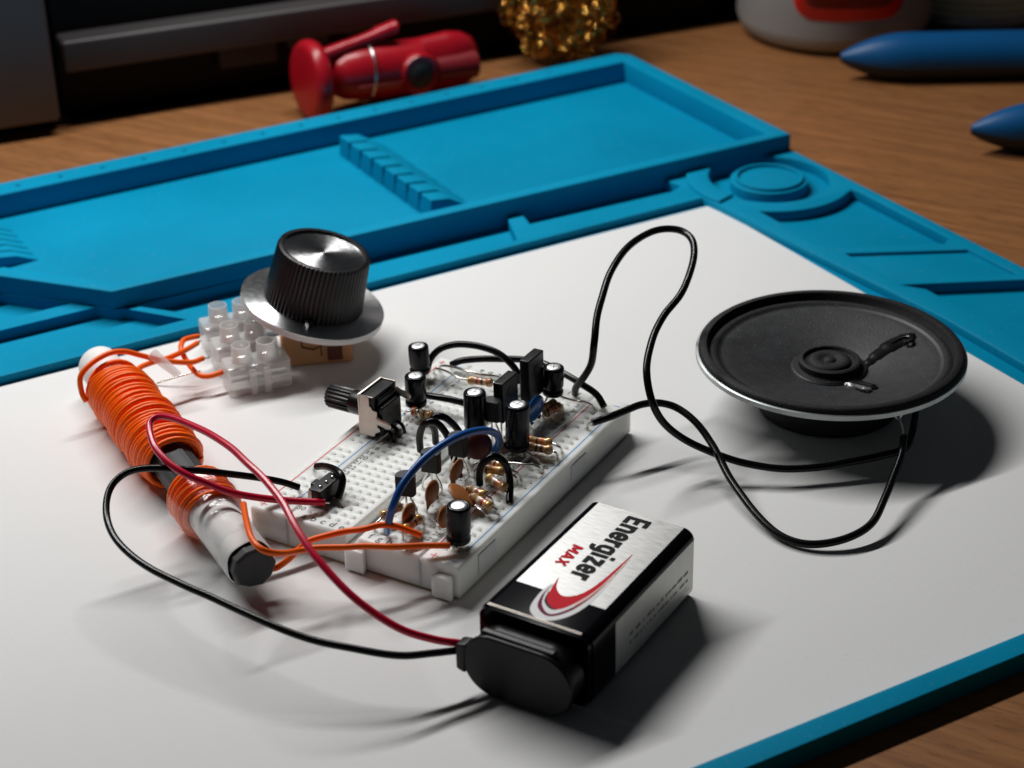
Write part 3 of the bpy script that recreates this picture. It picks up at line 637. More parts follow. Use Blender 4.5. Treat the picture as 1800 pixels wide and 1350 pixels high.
# --- jumper wires on the board
JW = 'jumper wires on the breadboard'
wire_thing('jumper_wire', 'thick blue wire arching across the breadboard', [(681, 934, 9.4), (683, 918, 14), (691, 890, 18.5), (708, 851, 22.5), (740, 812, 25.5), (775, 784, 26.8), (808, 766, 26.6), (840, 757, 25), (862, 758, 22.5), (875, 766, 19.5), (877, 778, 15.5), (871, 792, 12), (868, 800, 9.4)], .88, 'bluewire', JW, [[(681, 934, 9.6), (679, 941, 7)], [(868, 800, 9.6), (867, 806, 7)]], sub=6)
wire_thing('jumper_wire', 'left one of two crossing black arches at mid board', [(739, 792, 9.6), (737.5, 768, 14), (744, 748, 18), (757, 741, 19.4), (770, 745, 18.6), (784, 762, 15.5), (795, 787, 12), (799, 812, 9.6)], .86, 'blackwire', JW, [[(739, 792, 9.6), (739, 800, 7)], [(799, 812, 9.6), (799, 820, 7)]])
wire_thing('jumper_wire', 'right one of two crossing black arches at mid board', [(766, 778, 9.6), (764, 758, 13.5), (758, 743, 17), (765, 733, 18.6), (780, 733, 18.4), (795, 744, 16), (806, 758, 13), (813, 775, 9.6)], .86, 'blackwire', JW, [[(766, 778, 9.6), (767, 784, 7)], [(813, 775, 9.6), (813, 781, 7)]])
wire_thing('jumper_wire', 'small black arch over three resistors at the right', [(843.5, 851, 9.4), (842.5, 836, 12), (847, 818, 15), (859, 806, 17), (872, 803, 17.2), (885, 811, 16), (893, 827, 13.6), (896.5, 850, 11), (895.5, 883, 8.9)], .86, 'blackwire', JW, [[(843.5, 851, 9.4), (844, 858, 7)], [(895.5, 883, 9), (896, 890, 7)]])
wire_thing('jumper_wire', 'black wire bowing from the far left capacitor to the power transistor', [(751, 650, 10.5), (757, 631, 13), (773, 614, 15.6), (797, 606, 17), (824, 606, 17.6), (851, 611, 17.6), (876, 621, 17), (895, 636, 15.6), (909, 654, 13), (914, 672, 10)], .88, 'blackwire', JW, [[(751, 650, 10.5), (750, 658, 7)]])
wire_thing('jumper_wire', 'long black wire spanning the far end of the breadboard', [(793, 641, 10.2), (812, 634, 11.6), (845, 631, 12.6), (880, 631, 13), (918, 632, 13.4), (955, 639, 13.6), (988, 655, 13.6), (1022, 675, 13), (1048, 693, 11.6), (1062, 715, 9.6)], .88, 'blackwire', JW, [[(794, 641, 10.2), (789, 648, 7)], [(1062, 715, 9.6), (1064, 721, 7)]])
wire_thing('jumper_wire', 'short straight black wire between two capacitors', [(742, 694, 11), (762, 697, 11.6), (790, 702, 12), (818, 709, 11.6), (832, 714, 10.6)], .86, 'blackwire', JW, [[(742, 694, 11), (737, 700, 7)]])
wire_thing('jumper_wire', 'black wire hooked around the slide switch', [(556.5, 820, 10.6), (570, 819.5, 12), (586, 824, 13.4), (597, 832, 13.8), (602, 843, 13.2), (600, 858, 11.6), (594, 876, 9.6)], .86, 'blackwire', JW, [[(556.5, 820, 10.6), (552, 822, 9.6), (551, 827, 7)], [(594, 876, 9.6), (593, 882, 7)]])

# ------------------------------------------------------------------ slide switch
o = at(545, 876, TZ); sw = thing('slide_switch', 'tiny black slide switch on the breadboard beside the red wire end', 'switch', o)
q = at(541, 859, TZ + 4.4); q0 = Vector((q.x, q.y, TZ + .4)) - o
sb = MB().box((q0.x, q0.y, q0.z), (q0.x + 3.6, q0.y + 8.6, q0.z + 4.0)); sb.build('housing', 'blackplastic', sw, (0, 0, 0), bevel=.3)
MB().box((q0.x - .12, q0.y - .12, q0.z), (q0.x + 1.0, q0.y + 8.7, q0.z + 3.6)).build('metal_shell', 'plate', sw, (0, 0, 0), bevel=.15)
MB().box((q0.x - 2.0, q0.y + 3.6, q0.z + 1), (q0.x, q0.y + 6, q0.z + 3)).build('slider', 'blackplastic', sw, (0, 0, 0), bevel=.25)
for k in range(3):
    MB().lathe([(.45, 0), (.5, .2), (.35, .45), (.01, .5)], (q0.x + 2.2, q0.y + 1.9 + 2.4 * k, q0.z + 3.98), (0, 0, 1), 10).build('rivet', 'brightplate', sw, (0, 0, 0))
    MB().box((q0.x + 3.3, q0.y + 1.6 + 2.5 * k, -2), (q0.x + 3.6, q0.y + 2.2 + 2.5 * k, q0.z + 1)).build('pin', 'tin', sw, (0, 0, 0))

# ------------------------------------------------------------------ potentiometer
q = at(629.7, 693, 20.2); o = Vector((q.x, q.y, TZ)); pt = thing('potentiometer', 'black potentiometer with fluted shaft and bare metal bracket on the breadboard edge', 'potentiometer', o)
H = 20.2 - TZ
MB().box((.5, .35, .8), (4.1, 9.6, H - .25)).build('housing', 'blackplastic', pt, (0, 0, 0), bevel=.3)
# bracket: one bent sheet - side plate behind the shaft and a front flange with stepped edge
br = MB()
br.box((-.35, 0, 1.0), (.25, 9.9, H)).box((.25, 0, H - .18), (4.0, .3, H)).box((.25, 9.6, H - 2.4), (4.2, 9.9, H + .05))
flg = [(-.35, 1.0), (3.9, 1.0), (4.2, 1.9), (5.6, 2.8), (5.4, 3.6), (4.9, 4.0), (5.2, 4.9), (5.6, 5.2), (5.2, 6.4), (4.9, 6.9), (5.0, 8.1), (3.6, 8.3), (3.5, 8.9), (2.9, 9.3), (2.9, H), (-.35, H)]
br.prism(flg, 0, .32, 0, lambda x, y, z: (x, z - .02, y))
br.build('bracket', 'plate', pt, (0, 0, 0), bevel=.12)
for (z, y0) in ((5.3, .1), (9.2, 9.2)):
    tb = MB().tube(spline([V(4.6, y0, z + .4), V(6.2, y0 - .1, z), V(7.6, y0, z - .3), V(8.6, y0 + .3, z - .9)], 4), [1.15, 1.1, 1.05, 1.0, 1.0, 1.0, 1.05, 1.1, 1.15, 1.1, 1.0, .8, .4][:13], 10, flat=1)
    tb.xf(lambda p, y0=y0: (p.x, y0 + (p.y - y0) * .22, p.z)).build('mounting_tab', 'plate', pt, (0, 0, 0))
ca = MB()
ca.box((4.1, .8, 1.2), (6.0, 9.2, 8.8)).box((4.1, 1.2, 8.8), (4.9, 8.8, 10.6))
ca.build('terminal_carrier', 'blackplastic', pt, (0, 0, 0), bevel=.5)
sh = MB()
sh.lathe([(3.0, 0), (3.0, 4.6), (2.9, 4.8)], (-.3, 5, H - 5.6), (-1, 0, 0), 40)
sh.build('shaft_collar', 'blackplastic', pt, (0, 0, 0))
fn = lambda a, k: 1 - .055 * (1 + math.cos(a * 18)) if k < 3 else 1
MB().lathe([(3.0, 4.7), (3.02, 5.2), (3.0, 11.1), (2.6, 11.7), (.01, 11.75)], (-.3, 5, H - 5.6), (-1, 0, 0), 144, rfn=lambda a, k: 1 - .055 * (1 + math.cos(a * 18)) * (k < 4)).build('fluted_shaft', 'blackplastic', pt, (0, 0, 0))
for k in range(3):
    P = [V(4.6, 2.4 + 2.4 * k, 2.6), V(6.2, 2.3 + 2.4 * k, 2.3), V(7.6, 2.2 + 2.45 * k, 1.2), V(8.2, 2.0 + 2.5 * k, -1.5)]
    MB().tube(spline(P, 5), .62, 8, flat=.4).build('pin', 'blackplastic', pt, (0, 0, 0))

# ------------------------------------------------------------------ ferrite rod antenna
A3, B3 = Vector((-106.5, -1.6, 7.6)), at(449, 1001, 8.4); ax = (B3 - A3).normalized(); LR = (B3 - A3).length
an = thing('ferrite_antenna', 'dark ferrite rod wound with orange wire lying on the paper', 'antenna coil', (A3 + B3) / 2 * 1.0 - V(0, 0, 8)); org = (A3 + B3) / 2 - V(0, 0, 8); ORG[an.name] = org
xr = Vector((-ax.y, ax.x, 0)).normalized(); zr = ax.cross(xr); zr = zr if zr.z > 0 else -zr
ngon = 10
rj = [1.05, .98, 1.04, .97, 1.03, 1.0, 1.05, .95, 1.02, .99]
MB().lathe([(4.3, 0), (4.85, .5), (4.85, LR - .7), (4.35, LR)], A3, ax, ngon, rfn=lambda a, k: rj[int(round(a / (2 * PI) * ngon)) % ngon], smooth=False).build('ferrite_rod', 'ferrite', an, org, bevel=.12, seg=1, ang=20)
def ringpts(t, r, tx, ty, ph=0, n=30, jit=0):
    c = A3 + ax * t; P = []
    for i in range(n):
        a = 2 * PI * i / n + ph
        rr = r + jit * math.sin(2 * a + ph * 3)
        P.append(c + xr * (rr * math.cos(a)) + zr * (rr * math.sin(a)) + ax * (tx * math.cos(a) + ty * math.sin(a)))
    return P
def winding(t0, t1, n, r0, wr, prof, tilt, name, seed):
    R = random.Random(seed); mb = MB(); pts = []; m = 26
    offs = [R.uniform(-.75, .75) for _ in range(n + 2)]; rads = [R.uniform(-.3, .5) for _ in range(n + 2)]; tl = [R.uniform(-1.5, 1.5) for _ in range(n + 2)]
    for k in range(n * m + 1):
        i = k // m; f = (k % m) / m; a = 2 * PI * f; s = f * f * (3 - 2 * f)
        tt = t0 + (t1 - t0) * (k / (n * m)) + offs[i] * (1 - s) + offs[i + 1] * s
        rr = r0 + prof(k / (n * m)) + rads[i] * (1 - s) + rads[i + 1] * s
        ti = tilt + tl[i] * (1 - s) + tl[i + 1] * s
        pts.append(A3 + ax * (tt + ti * math.sin(a + .5)) + xr * (rr * math.cos(a)) + zr * (rr * math.sin(a)))
    mb.tube(pts, wr, 10); mb.build(name, 'orangewire', an, org)
winding(14, 60.5, 34, 6.2, .7, lambda t: .35 * math.sin(PI * t) + .25 * math.sin(9 * t), 1.0, 'main_winding', 3)
winding(16.5, 59.5, 29, 7.1, .68, lambda t: .35 * math.sin(PI * t) + .2 * math.sin(17 * t), 1.9, 'top_winding', 11)
winding(75, 86.5, 9, 5.75, .7, lambda t: .1, .6, 'small_winding', 5)
winding(76.5, 85.5, 6, 6.6, .68, lambda t: .2, 1.2, 'small_winding', 9)
MB().lathe([(5.2, 0), (5.35, .3), (5.35, 13.5), (5.1, 13.7)], A3 + ax * 1.2, ax, 40, cap=False).build('paper_sleeve', 'whitepaper', an, org)
MB().lathe([(5.3, 0), (5.45, .2), (5.5, LR - 88), (5.3, LR - 87.6)], A3 + ax * 84.5, ax, 40, cap=False, rfn=lambda a, k: 1 + .03 * math.cos(5 * a)).build('paper_sleeve', 'whitepaper', an, org)
MB().lathe([(8.4, 0), (8.3, 3), (7.4, 6), (6.1, 10), (5.75, 18), (5.8, 25), (5.95, 26)], A3 + ax * 79.5, ax, 64, cap=False, rfn=lambda a, k: 1 + .02 * math.cos(9 * a + k) + .02 * math.sin(4 * a + 2 * k)).build('clear_tape', 'tape', an, org)
MB().lathe([(5.05, 0), (5.1, 17)], A3 + ax * 59, ax, 9, smooth=False).build('heat_shrink', 'ferrite', an, org)
OW = .72
lz = [
 ([(428, 886, 17), (434, 920, 18), (442, 946, 18), (461, 966, 17.5), (493, 973, 15.5), (526, 968, 12.4), (556, 963, 12.4), (606, 962, 12), (644, 960, 11.8), (694, 961, 11.6), (745, 959, 11), (791, 959, 10.4)], [[(790, 959, 10.4), (797, 960, 9.6), (799, 966, 7)]]),
 ([(478, 1000, 5.5), (490, 996, 6), (509, 982, 8.6), (526, 965, 10.6), (543, 951, 12), (576, 941, 12.6), (606, 934, 13), (639, 930, 13.6), (669, 923, 13.8), (697, 925, 13), (722, 934, 11.6), (740, 941, 10.4)], [[(740, 941, 10.4), (742, 946, 7)]]),
 ([(152, 706, 7), (144, 690, 9), (142, 661, 13), (163, 637, 15.4), (192, 621, 16), (219, 618, 15), (249, 625, 13), (288, 634, 10.5), (334, 637, 8.4), (357, 630, 7.6)], [[(356, 630, 7.6), (368, 629, 7.2)]]),
 ([(236, 655, 12), (248, 645, 11.6), (268, 637, 11), (296, 629, 10.4), (327, 615, 9.4), (347, 603, 8.4)], [[(346, 603, 8.4), (352, 599, 8)]]),
 ([(349, 591, 8.4), (335, 594, 9), (322, 599, 9.4), (318, 613, 9.2), (325, 629, 8), (338, 648, 6.2), (352, 660, 5.2), (370, 661, 5), (391, 654, 5)], []),
]
for P, T in lz: wire_thing('lead_wire', '', P, OW, 'orangewire', None, T, parent=an, part='lead_wire')
MB().lathe([(1.5, 0), (1.3, 4), (1.0, 9)], at(268, 622, 13), at(290, 640, 11) - at(268, 622, 13), 16).build('sleeve_tag', 'pe', an, org)

# ------------------------------------------------------------------ terminal block and tuning capacitor
t1_, t3_ = at(382, 537, 12.9).xy, at(423, 607, 12.9).xy; e2 = (t3_ - t1_).normalized(); e1 = Vector((-e2.y, e2.x)); e1 = e1 if e1.y > 0 else -e1
PIT = (t3_ - t1_).length / 2; tbo = t3_ + e2 * 3.8 - e1 * 5.0
tkb = thing('terminal_block', 'translucent screw terminal block with orange wires plugged in', 'terminal block', (tbo.x, tbo.y, GZ))
def TB(a, b, z): return Vector((a * e1.x + b * e2.x, a * e1.y + b * e2.y, z))
for k in range(3):
    b1 = -PIT * k
    mb = MB().prism([(0, b1 - 7.6), (17, b1 - 7.6), (17, b1), (0, b1)], .2, 8.4, 0, lambda x, y, z: TB(x, y, z))
    mb.build('pole_housing', 'pe', tkb, (0, 0, 0), bevel=.7, seg=3)
    for a in (5.0, 11.6):
        MB().lathe([(2.75, 7.5), (2.7, 10), (2.5, 12.9), (2.2, 12.95), (2.3, 8.6), (.01, 8.5)], TB(a, b1 - 3.8, 0), (0, 0, 1), 28).build('screw_tube', 'pe', tkb, (0, 0, 0))
        MB().lathe([(1.7, 6.5), (1.7, 9.6), (1.45, 9.9), (.3, 9.9), (.3, 9.3), (.01, 9.3)], TB(a, b1 - 3.8, 0), (0, 0, 1), 18).build('screw', 'brightplate', tkb, (0, 0, 0))
    MB().tube([TB(1.2, b1 - 3.8, 4.6), TB(15.8, b1 - 3.8, 4.6)], 2.1, 16).build('brass_insert', 'brightplate', tkb, (0, 0, 0))
    if k < 2: MB().prism([(6, b1 - PIT - .1), (9.5, b1 - PIT - .1), (9.5, b1 - 7.5), (6, b1 - 7.5)], .2, 6.5, 0, lambda x, y, z: TB(x, y, z)).build('web', 'pe', tkb, (0, 0, 0), bevel=.5)
for a in (5.6, 9.4): MB().prism([(a, -.1), (a + 2.0, -.1), (a + 2.0, 1.3), (a, 1.3)], .2, 7.4, 0, lambda x, y, z: TB(x, y, z)).build('locking_rib', 'pe', tkb, (0, 0, 0), bevel=.5)
n1 = thing('bare_wire', 'thin bare component leg sticking out low from the terminal block', 'wire', at(274, 674, .5)); org = at(274, 674, .5)
lead([at(274, 674, .8), at(310, 663, 2.6), at(352, 652, 4.4)], n1, org, .28, 'conductor')

vc0 = Vector((-68.6, 43.0, GZ)); vc = thing('tuning_capacitor', 'amber variable capacitor under a fluted black knob on a silver dial skirt', 'tuning capacitor', vc0)
ang = math.radians(38.6); R3 = Matrix.Rotation(ang, 3, 'Z')
TL = Euler((math.radians(3), math.radians(8.5), math.radians(30))).to_matrix()      # lean of the whole dial
def rb(mb): return mb.xf(lambda q: R3 @ q)
rb(MB().box((-9.4, -9.4, .3), (9.4, 9.4, 11.2))).build('housing', 'film', vc, (0, 0, 0), bevel=.6)
ins = MB()
for k in range(5): ins.box((-8.4, -8.6, 1.6 + 1.9 * k), (8.6 - (k % 2) * 3, 8.4, 2.1 + 1.9 * k))
rb(ins).build('plate_stack', 'coppers', vc, (0, 0, 0))
tr_ = MB().tube([V(-4, -9.95, 9.5), V(-4, -9.95, 6), V(-1, -9.95, 5), V(1, -9.95, 6), V(1, -9.95, 3)], .22, 6).box((2.6, -9.98, 1.4), (6.6, -9.86, 5.4)); rb(tr_).build('internal_contact', 'b_brown', vc, (0, 0, 0))
rb(MB().box((-13, -6, 8.0), (-9.6, -4.4, 8.6)).box((-13, -.8, 8.0), (-9.6, .8, 8.6)).box((-13, 4.4, 8.0), (-9.6, 6, 8.6))).build('solder_lug', 'brightplate', vc, (0, 0, 0))
cz = 14.6; dc = at(550.5, 530, cz + .3) - vc0
q3 = Matrix.Rotation(math.radians(30), 3, 'Z') @ Matrix.Rotation(math.radians(15), 3, 'Y') @ Matrix.Rotation(math.radians(2), 3, 'X')
def dial(name, mb, m, par=vc, **k):
    ob = mb.build(name, m, par, (0, 0, 0), **k); ob.location = dc * S; ob.rotation_euler = q3.to_euler(); return ob
dial('spindle', MB().lathe([(3.2, -4.5), (3.2, -.6)], (0, 0, 0), (0, 0, 1), 20), 'brightplate')
dial('dial_underside', MB().lathe([(3, -1.5), (18.6, -2.3), (19.3, -1.9), (19.3, -.5), (3, -.45)], (0, 0, 0), (0, 0, 1), 96), 'rimwhite')
dial('dial_skirt', MB().lathe([(.01, -.45), (19.3, -.44), (19.4, -.1), (19.2, .1), (.01, .12)], (0, 0, 0), (0, 0, 1), 160), 'spun2')
kn = MB().lathe([(13.4, .1), (13.45, .5), (12.55, 15.0), (12.2, 15.7), (11.5, 15.9), (10.9, 15.8), (10.75, 15.0)], (0, 0, 0), (0, 0, 1), 320, cap=False, rfn=lambda a, k: 1 - (.022 * (1 + math.cos(a * 64)) if k in (1, 2) else (.02 if k == 0 else 0)))
knob = dial('knob', kn, 'blackplastic')
cp = MB().lathe([(10.9, 15.1), (.01, 15.11)], (0, 0, 0), (0, 0, 1), 128); co = cp.build('spun_insert', 'spun', knob, (0, 0, 0))
pn = MB().prism([(-1.3, -13.2), (1.3, -13.2), (0, -16.6)], .1, 1.8); po = pn.build('pointer', 'blackplastic', knob, (0, 0, 0), bevel=.15)

# ------------------------------------------------------------------ loudspeaker
sc = Vector((65.3, 77.6, GZ)); sp = thing('loudspeaker', 'round black loudspeaker facing up with a thin zinc rim, right side of the paper', 'loudspeaker', sc)
MB().lathe([(16.8, 0), (17.8, .5), (17.8, 6.2), (17, 6.8)], (0, 0, 0), (0, 0, 1), 72).build('magnet', 'magnet', sp, (0, 0, 0), bevel=.2)
MB().lathe([(16.2, 6.8), (18.5, 7.2), (20, 8.8), (30.5, 13.0), (33.2, 13.9), (33.7, 14.2), (33.7, 15.4), (33.4, 15.55), (30.8, 15.5)], (0, 0, 0), (0, 0, 1), 128, cap=False).build('basket', 'zinc', sp, (0, 0, 0))
MB().lathe([(33.1, 15.4), (33.0, 16.4), (32.3, 16.95), (31.0, 16.9), (30.55, 16.2), (30.35, 14.9), (29.9, 14.5)], (0, 0, 0), (0, 0, 1), 128, cap=False).build('gasket', 'conedark', sp, (0, 0, 0))
def coneh(r): return 10.4 + 4.0 * max(0, (r - 9) / 18.6) ** .9
pr_ = [(30.6, 14.7), (30.1, 14.9), (29.4, 15.15), (28.6, 15.1), (28.0, 14.7), (27.6, 14.3)] + [(r, coneh(r)) for r in (27, 25, 22, 19, 16, 13, 11, 9.7)] + [(9.6, 10.9), (8.9, 11.2)]
MB().lathe(pr_, (0, 0, 0), (0, 0, 1), 128, [1] * 4 + [0] * 20, cap=False).build('cone', ['cone', 'conedark'], sp, (0, 0, 0))
MB().lathe([(9.2, 11.2), (7.8, 11.5), (7.75, 13.0), (7.2, 13.4), (6.7, 13.3), (6.3, 12.5), (5.5, 12.4), (5.1, 13.1), (4.2, 13.4), (2.6, 13.3), (2.2, 12.9), (1.6, 12.9), (1.3, 13.3), (.01, 13.4)], (0, 0, 0), (0, 0, 1), 72, cap=False).build('dust_cap', 'conedark', sp, (0, 0, 0))
def onC(px, py, dz=.1):
    for z in (13, 12.5):
        q = at(px, py, z); 
    z = 13
    for _ in range(6):
        q = at(px, py, z + GZ); r = (q - sc).xy.length; z = coneh(max(9, min(r, 27))) + dz
    return Vector((q.x, q.y, z)) - Vector((sc.x, sc.y, 0))
MB().tube(spline([onC(1517, 648), onC(1532, 634), onC(1552, 618), onC(1575, 604), onC(1595, 597), onC(1607, 599)], 6), [.9] * 4 + [1.5] * 4 + [2.0] * 6 + [2.5] * 8 + [2.8] * 5 + [2.3, 1.7, 1.0, .4], 14, flat=.2).build('glue_bead', 'glue', sp, (0, 0, 0))
MB().tube(spline([onC(1590, 602, 1.0), onC(1602, 599, 1.1), onC(1600, 592, .9), onC(1585, 594, .7), onC(1565, 604, .6)], 6), .55, 10, flat=.6).build('tinsel_lead', 'glue', sp, (0, 0, 0))
MB().tube(spline([onC(1462, 668), onC(1482, 671), onC(1505, 675), onC(1528, 681), onC(1543, 683)], 6), [.7] * 3 + [1.6] * 5 + [2.0] * 6 + [1.9] * 6 + [1.8, 1.5, 1.2, .9, .4], 14, flat=.35).build('glue_bead', 'glue', sp, (0, 0, 0))
MB().tube(spline([onC(1500, 676, .8), onC(1512, 680, .9), onC(1524, 684, .8), onC(1530, 683, .5)], 5), [.3] * 2 + [.7] * 4 + [.9] * 4 + [.7] * 5 + [.3], 10, flat=.5).build('clear_glue_drop', 'clearglue', sp, (0, 0, 0))
MB().tube(spline([onC(1448, 660, .5), onC(1458, 664, .6), onC(1466, 668, .4)], 4), [.4, .6, .8, .8, .8, .7, .6, .5, .3], 8, flat=.5).build('clear_glue_drop', 'clearglue', sp, (0, 0, 0))
q = at(1578, 724, 11.5) - sc
MB().tube(spline([q + V(-1, 1, 1.5), q + V(-1.5, 0, 0), q + V(.5, -.6, -1.6), q + V(1.4, -.4, .3), q + V(0, .2, 1)], 6), .28, 8).build('terminal_tag', 'brightplate', sp, (0, 0, 0))

# ------------------------------------------------------------------ speaker wires
SWG = 'black wires between speaker and breadboard'
wire_thing('speaker_wire', 'black wire rising in a tall loop between the breadboard and the speaker',
  [(1011, 692, 9.2), (1013, 681, 12), (1028, 660, 17), (1040, 636, 22), (1045, 600, 28), (1052, 545, 33), (1072, 482, 37), (1104, 434, 39), (1150, 406, 39.4), (1192, 404, 39), (1217, 424, 38), (1218, 462, 36), (1197, 516, 33), (1166, 556, 31), (1146, 598, 29), (1137, 648, 26), (1144, 700, 20.5), (1166, 742, 14), (1203, 772, 9), (1255, 797, 6.4), (1310, 814, 5), (1375, 824, 4.2), (1435, 822, 4), (1495, 812, 4.6), (1550, 801, 5.6), (1588, 790, 7), (1602, 768, 8.4), (1609, 735, 10), (1610, 712, 11)], .92, 'blackwire', SWG, [[(1011, 692, 9.2), (1011, 699, 7)]], 'wire', 7)
wire_thing('speaker_wire', 'black wire from the right power rail drooping low to the speaker terminal',
  [(1041, 743, 11.4), (1068, 734, 12), (1098, 722, 12.4), (1128, 711, 12.6), (1160, 709, 12.4), (1192, 718, 11.8), (1222, 741, 10.6), (1252, 782, 8), (1282, 838, 5.2), (1318, 890, 3.2), (1358, 932, 2.0), (1400, 953, 1.6), (1445, 956, 1.9), (1495, 944, 2.8), (1533, 918, 3.8), (1556, 875, 5.4), (1573, 830, 7), (1585, 795, 8.4), (1589, 768, 9.4)], .92, 'blackwire', SWG, [[(1043, 742, 11.4), (1034, 746, 10), (1030, 754, 7)], [(1589, 769, 9.4), (1586, 752, 10.4), (1580, 734, 11.4)]], 'wire', 7)

# ------------------------------------------------------------------ battery and snap connector
bo = Vector((57.3, -60.8, GZ)); yaw = -.028
ba = thing('battery', 'silver and black nine volt block battery lying flat on the paper', 'battery', bo, None, yaw)
BW, BL, BH, BR = 25.6, 45.0, 16.9, 2.4
def rrect(w, h, r, n=8):
    out = []
    for (cx, cz, a0) in ((w / 2 - r, h - r, 0), (-w / 2 + r, h - r, 90), (-w / 2 + r, r, 180), (w / 2 - r, r, 270)):
        for i in range(n + 1):
            a = math.radians(a0 + 90 * i / n); out.append((cx + r * math.cos(a), cz + r * math.sin(a)))
    return out
sec = rrect(BW, BH, BR)
def extr(y0, y1, g=0, mats=None):
    mb = MB(); n = len(sec)
    cx, cz = 0, BH / 2
    pts = [(x + (g if x > 0 else -g) * 0, z) for x, z in sec]
    pts = [((x) * (1 + g * 2 / BW), cz + (z - cz) * (1 + g * 2 / BH)) for x, z in sec]
    vs = [(x, y0, z) for x, z in pts] + [(x, y1, z) for x, z in pts]
    mb.v += [Vector(q) for q in vs]
    for i in range(n):
        j = (i + 1) % n
        zmid = (pts[i][1] + pts[j][1]) / 2; xm = (pts[i][0] + pts[j][0]) / 2
        mi = 0
        if mats:
            if abs(xm) > BW / 2 - BR * .98 and zmid > BH - BR * 1.02: mi = 1           # rounded shoulder: black print
            elif abs(xm) > BW / 2 - .3 and zmid < BH - BR: mi = 2
        mb.f.append([i, j, n + j, n + i]); mb.m.append(mi); mb.sm.append(True)
    mb.f.append(list(range(n))); mb.m.append(0); mb.sm.append(False)
    mb.f.append(list(range(2 * n - 1, n - 1, -1))); mb.m.append(0); mb.sm.append(False)
    return mb
extr(10.2, BL, 0, True).build('silver_jacket', ['batsilver', 'batblack', 'batside'], ba, (0, 0, 0))
extr(1.0, 10.2, .02).build('black_band', 'batblack', ba, (0, 0, 0))
extr(-.6, 1.05, -.25).build('end_rim', 'batblack', ba, (0, 0, 0))
tl = MB().box((-BW / 2 + 1.6, .72, BH + .0), (BW / 2 - 2.4, .86, BH + .06)).box((-BW / 2 + 1.6, .3, BH - .05), (BW / 2 - 2.4, .42, BH + .03)); tl.build('painted_rim_glint', 'plate', ba, (0, 0, 0))  # lamp reflection along the end rim, modelled as two thin pale strips
# printed logo on the top face (local x across, y along the battery)
zt = BH + .03
def flat(poly, m, name, z, par=ba):
    mb = MB(); n = len(poly); mb.add([(x, y, z) for x, y in poly], [tuple(range(n))], 0, False)
    ob = mb.build(name, m, par, (0, 0, 0)); return ob
def sp2(pts, sub=6): return [(q.x, q.y) for q in spline([Vector((x, y, 0)) for x, y in pts], sub)]
def ribbon(inner, outer, m, name, z):
    a = sp2(inner); b = sp2(outer); n = min(len(a), len(b)); mb = MB()
    for i in range(n - 1): mb.add([(a[i][0], a[i][1], z), (a[i + 1][0], a[i + 1][1], z), (b[i + 1][0], b[i + 1][1], z), (b[i][0], b[i][1], z)], [(0, 1, 2, 3)], 0, False)
    return mb.build(name, m, ba, (0, 0, 0))
ribbon([(-3.0, 13.0), (-2.6, 10), (-1.5, 6.5), (1.6, 5.0), (4.2, 9.5), (5.3, 15), (5.9, 22)], [(-3.7, 12.6), (-3.9, 8), (-2.6, 2.6), (1.4, .8), (5.1, 4.2), (6.8, 11), (6.5, 22)], 'logo_white', 'logo_swoosh_white', zt + .01)
ribbon([(-3.4, 15.6), (-2.0, 12.2), (.3, 10.2), (2.6, 11.2), (4.1, 14.2), (5.0, 19.5), (5.7, 30.3)], [(-3.4, 15.4), (-2.6, 11), (-1.4, 7.2), (1.9, 5.4), (4.2, 9.3), (5.7, 17), (5.85, 30.3)], 'logo_red', 'logo_swoosh_red', zt + .03)
ribbon([(-3.2, 12.0), (-2.8, 8.6), (-1.2, 5.1), (1.7, 3.4), (4.2, 7.1), (5.7, 13.5), (6.2, 20.5)], [(-3.25, 12.0), (-3.1, 8.0), (-1.7, 4.2), (1.8, 2.6), (4.6, 6.2), (6.0, 13), (6.25, 20.5)], 'logo_purple', 'logo_swoosh_line', zt + .03)
ribbon([(4.4, 8.4), (5.3, 12), (5.9, 17), (6.15, 23), (6.1, 28.5)], [(4.65, 8.0), (5.65, 12), (6.15, 17), (6.3, 23), (6.15, 28.5)], 'logo_peach', 'logo_swoosh_shade', zt + .035)
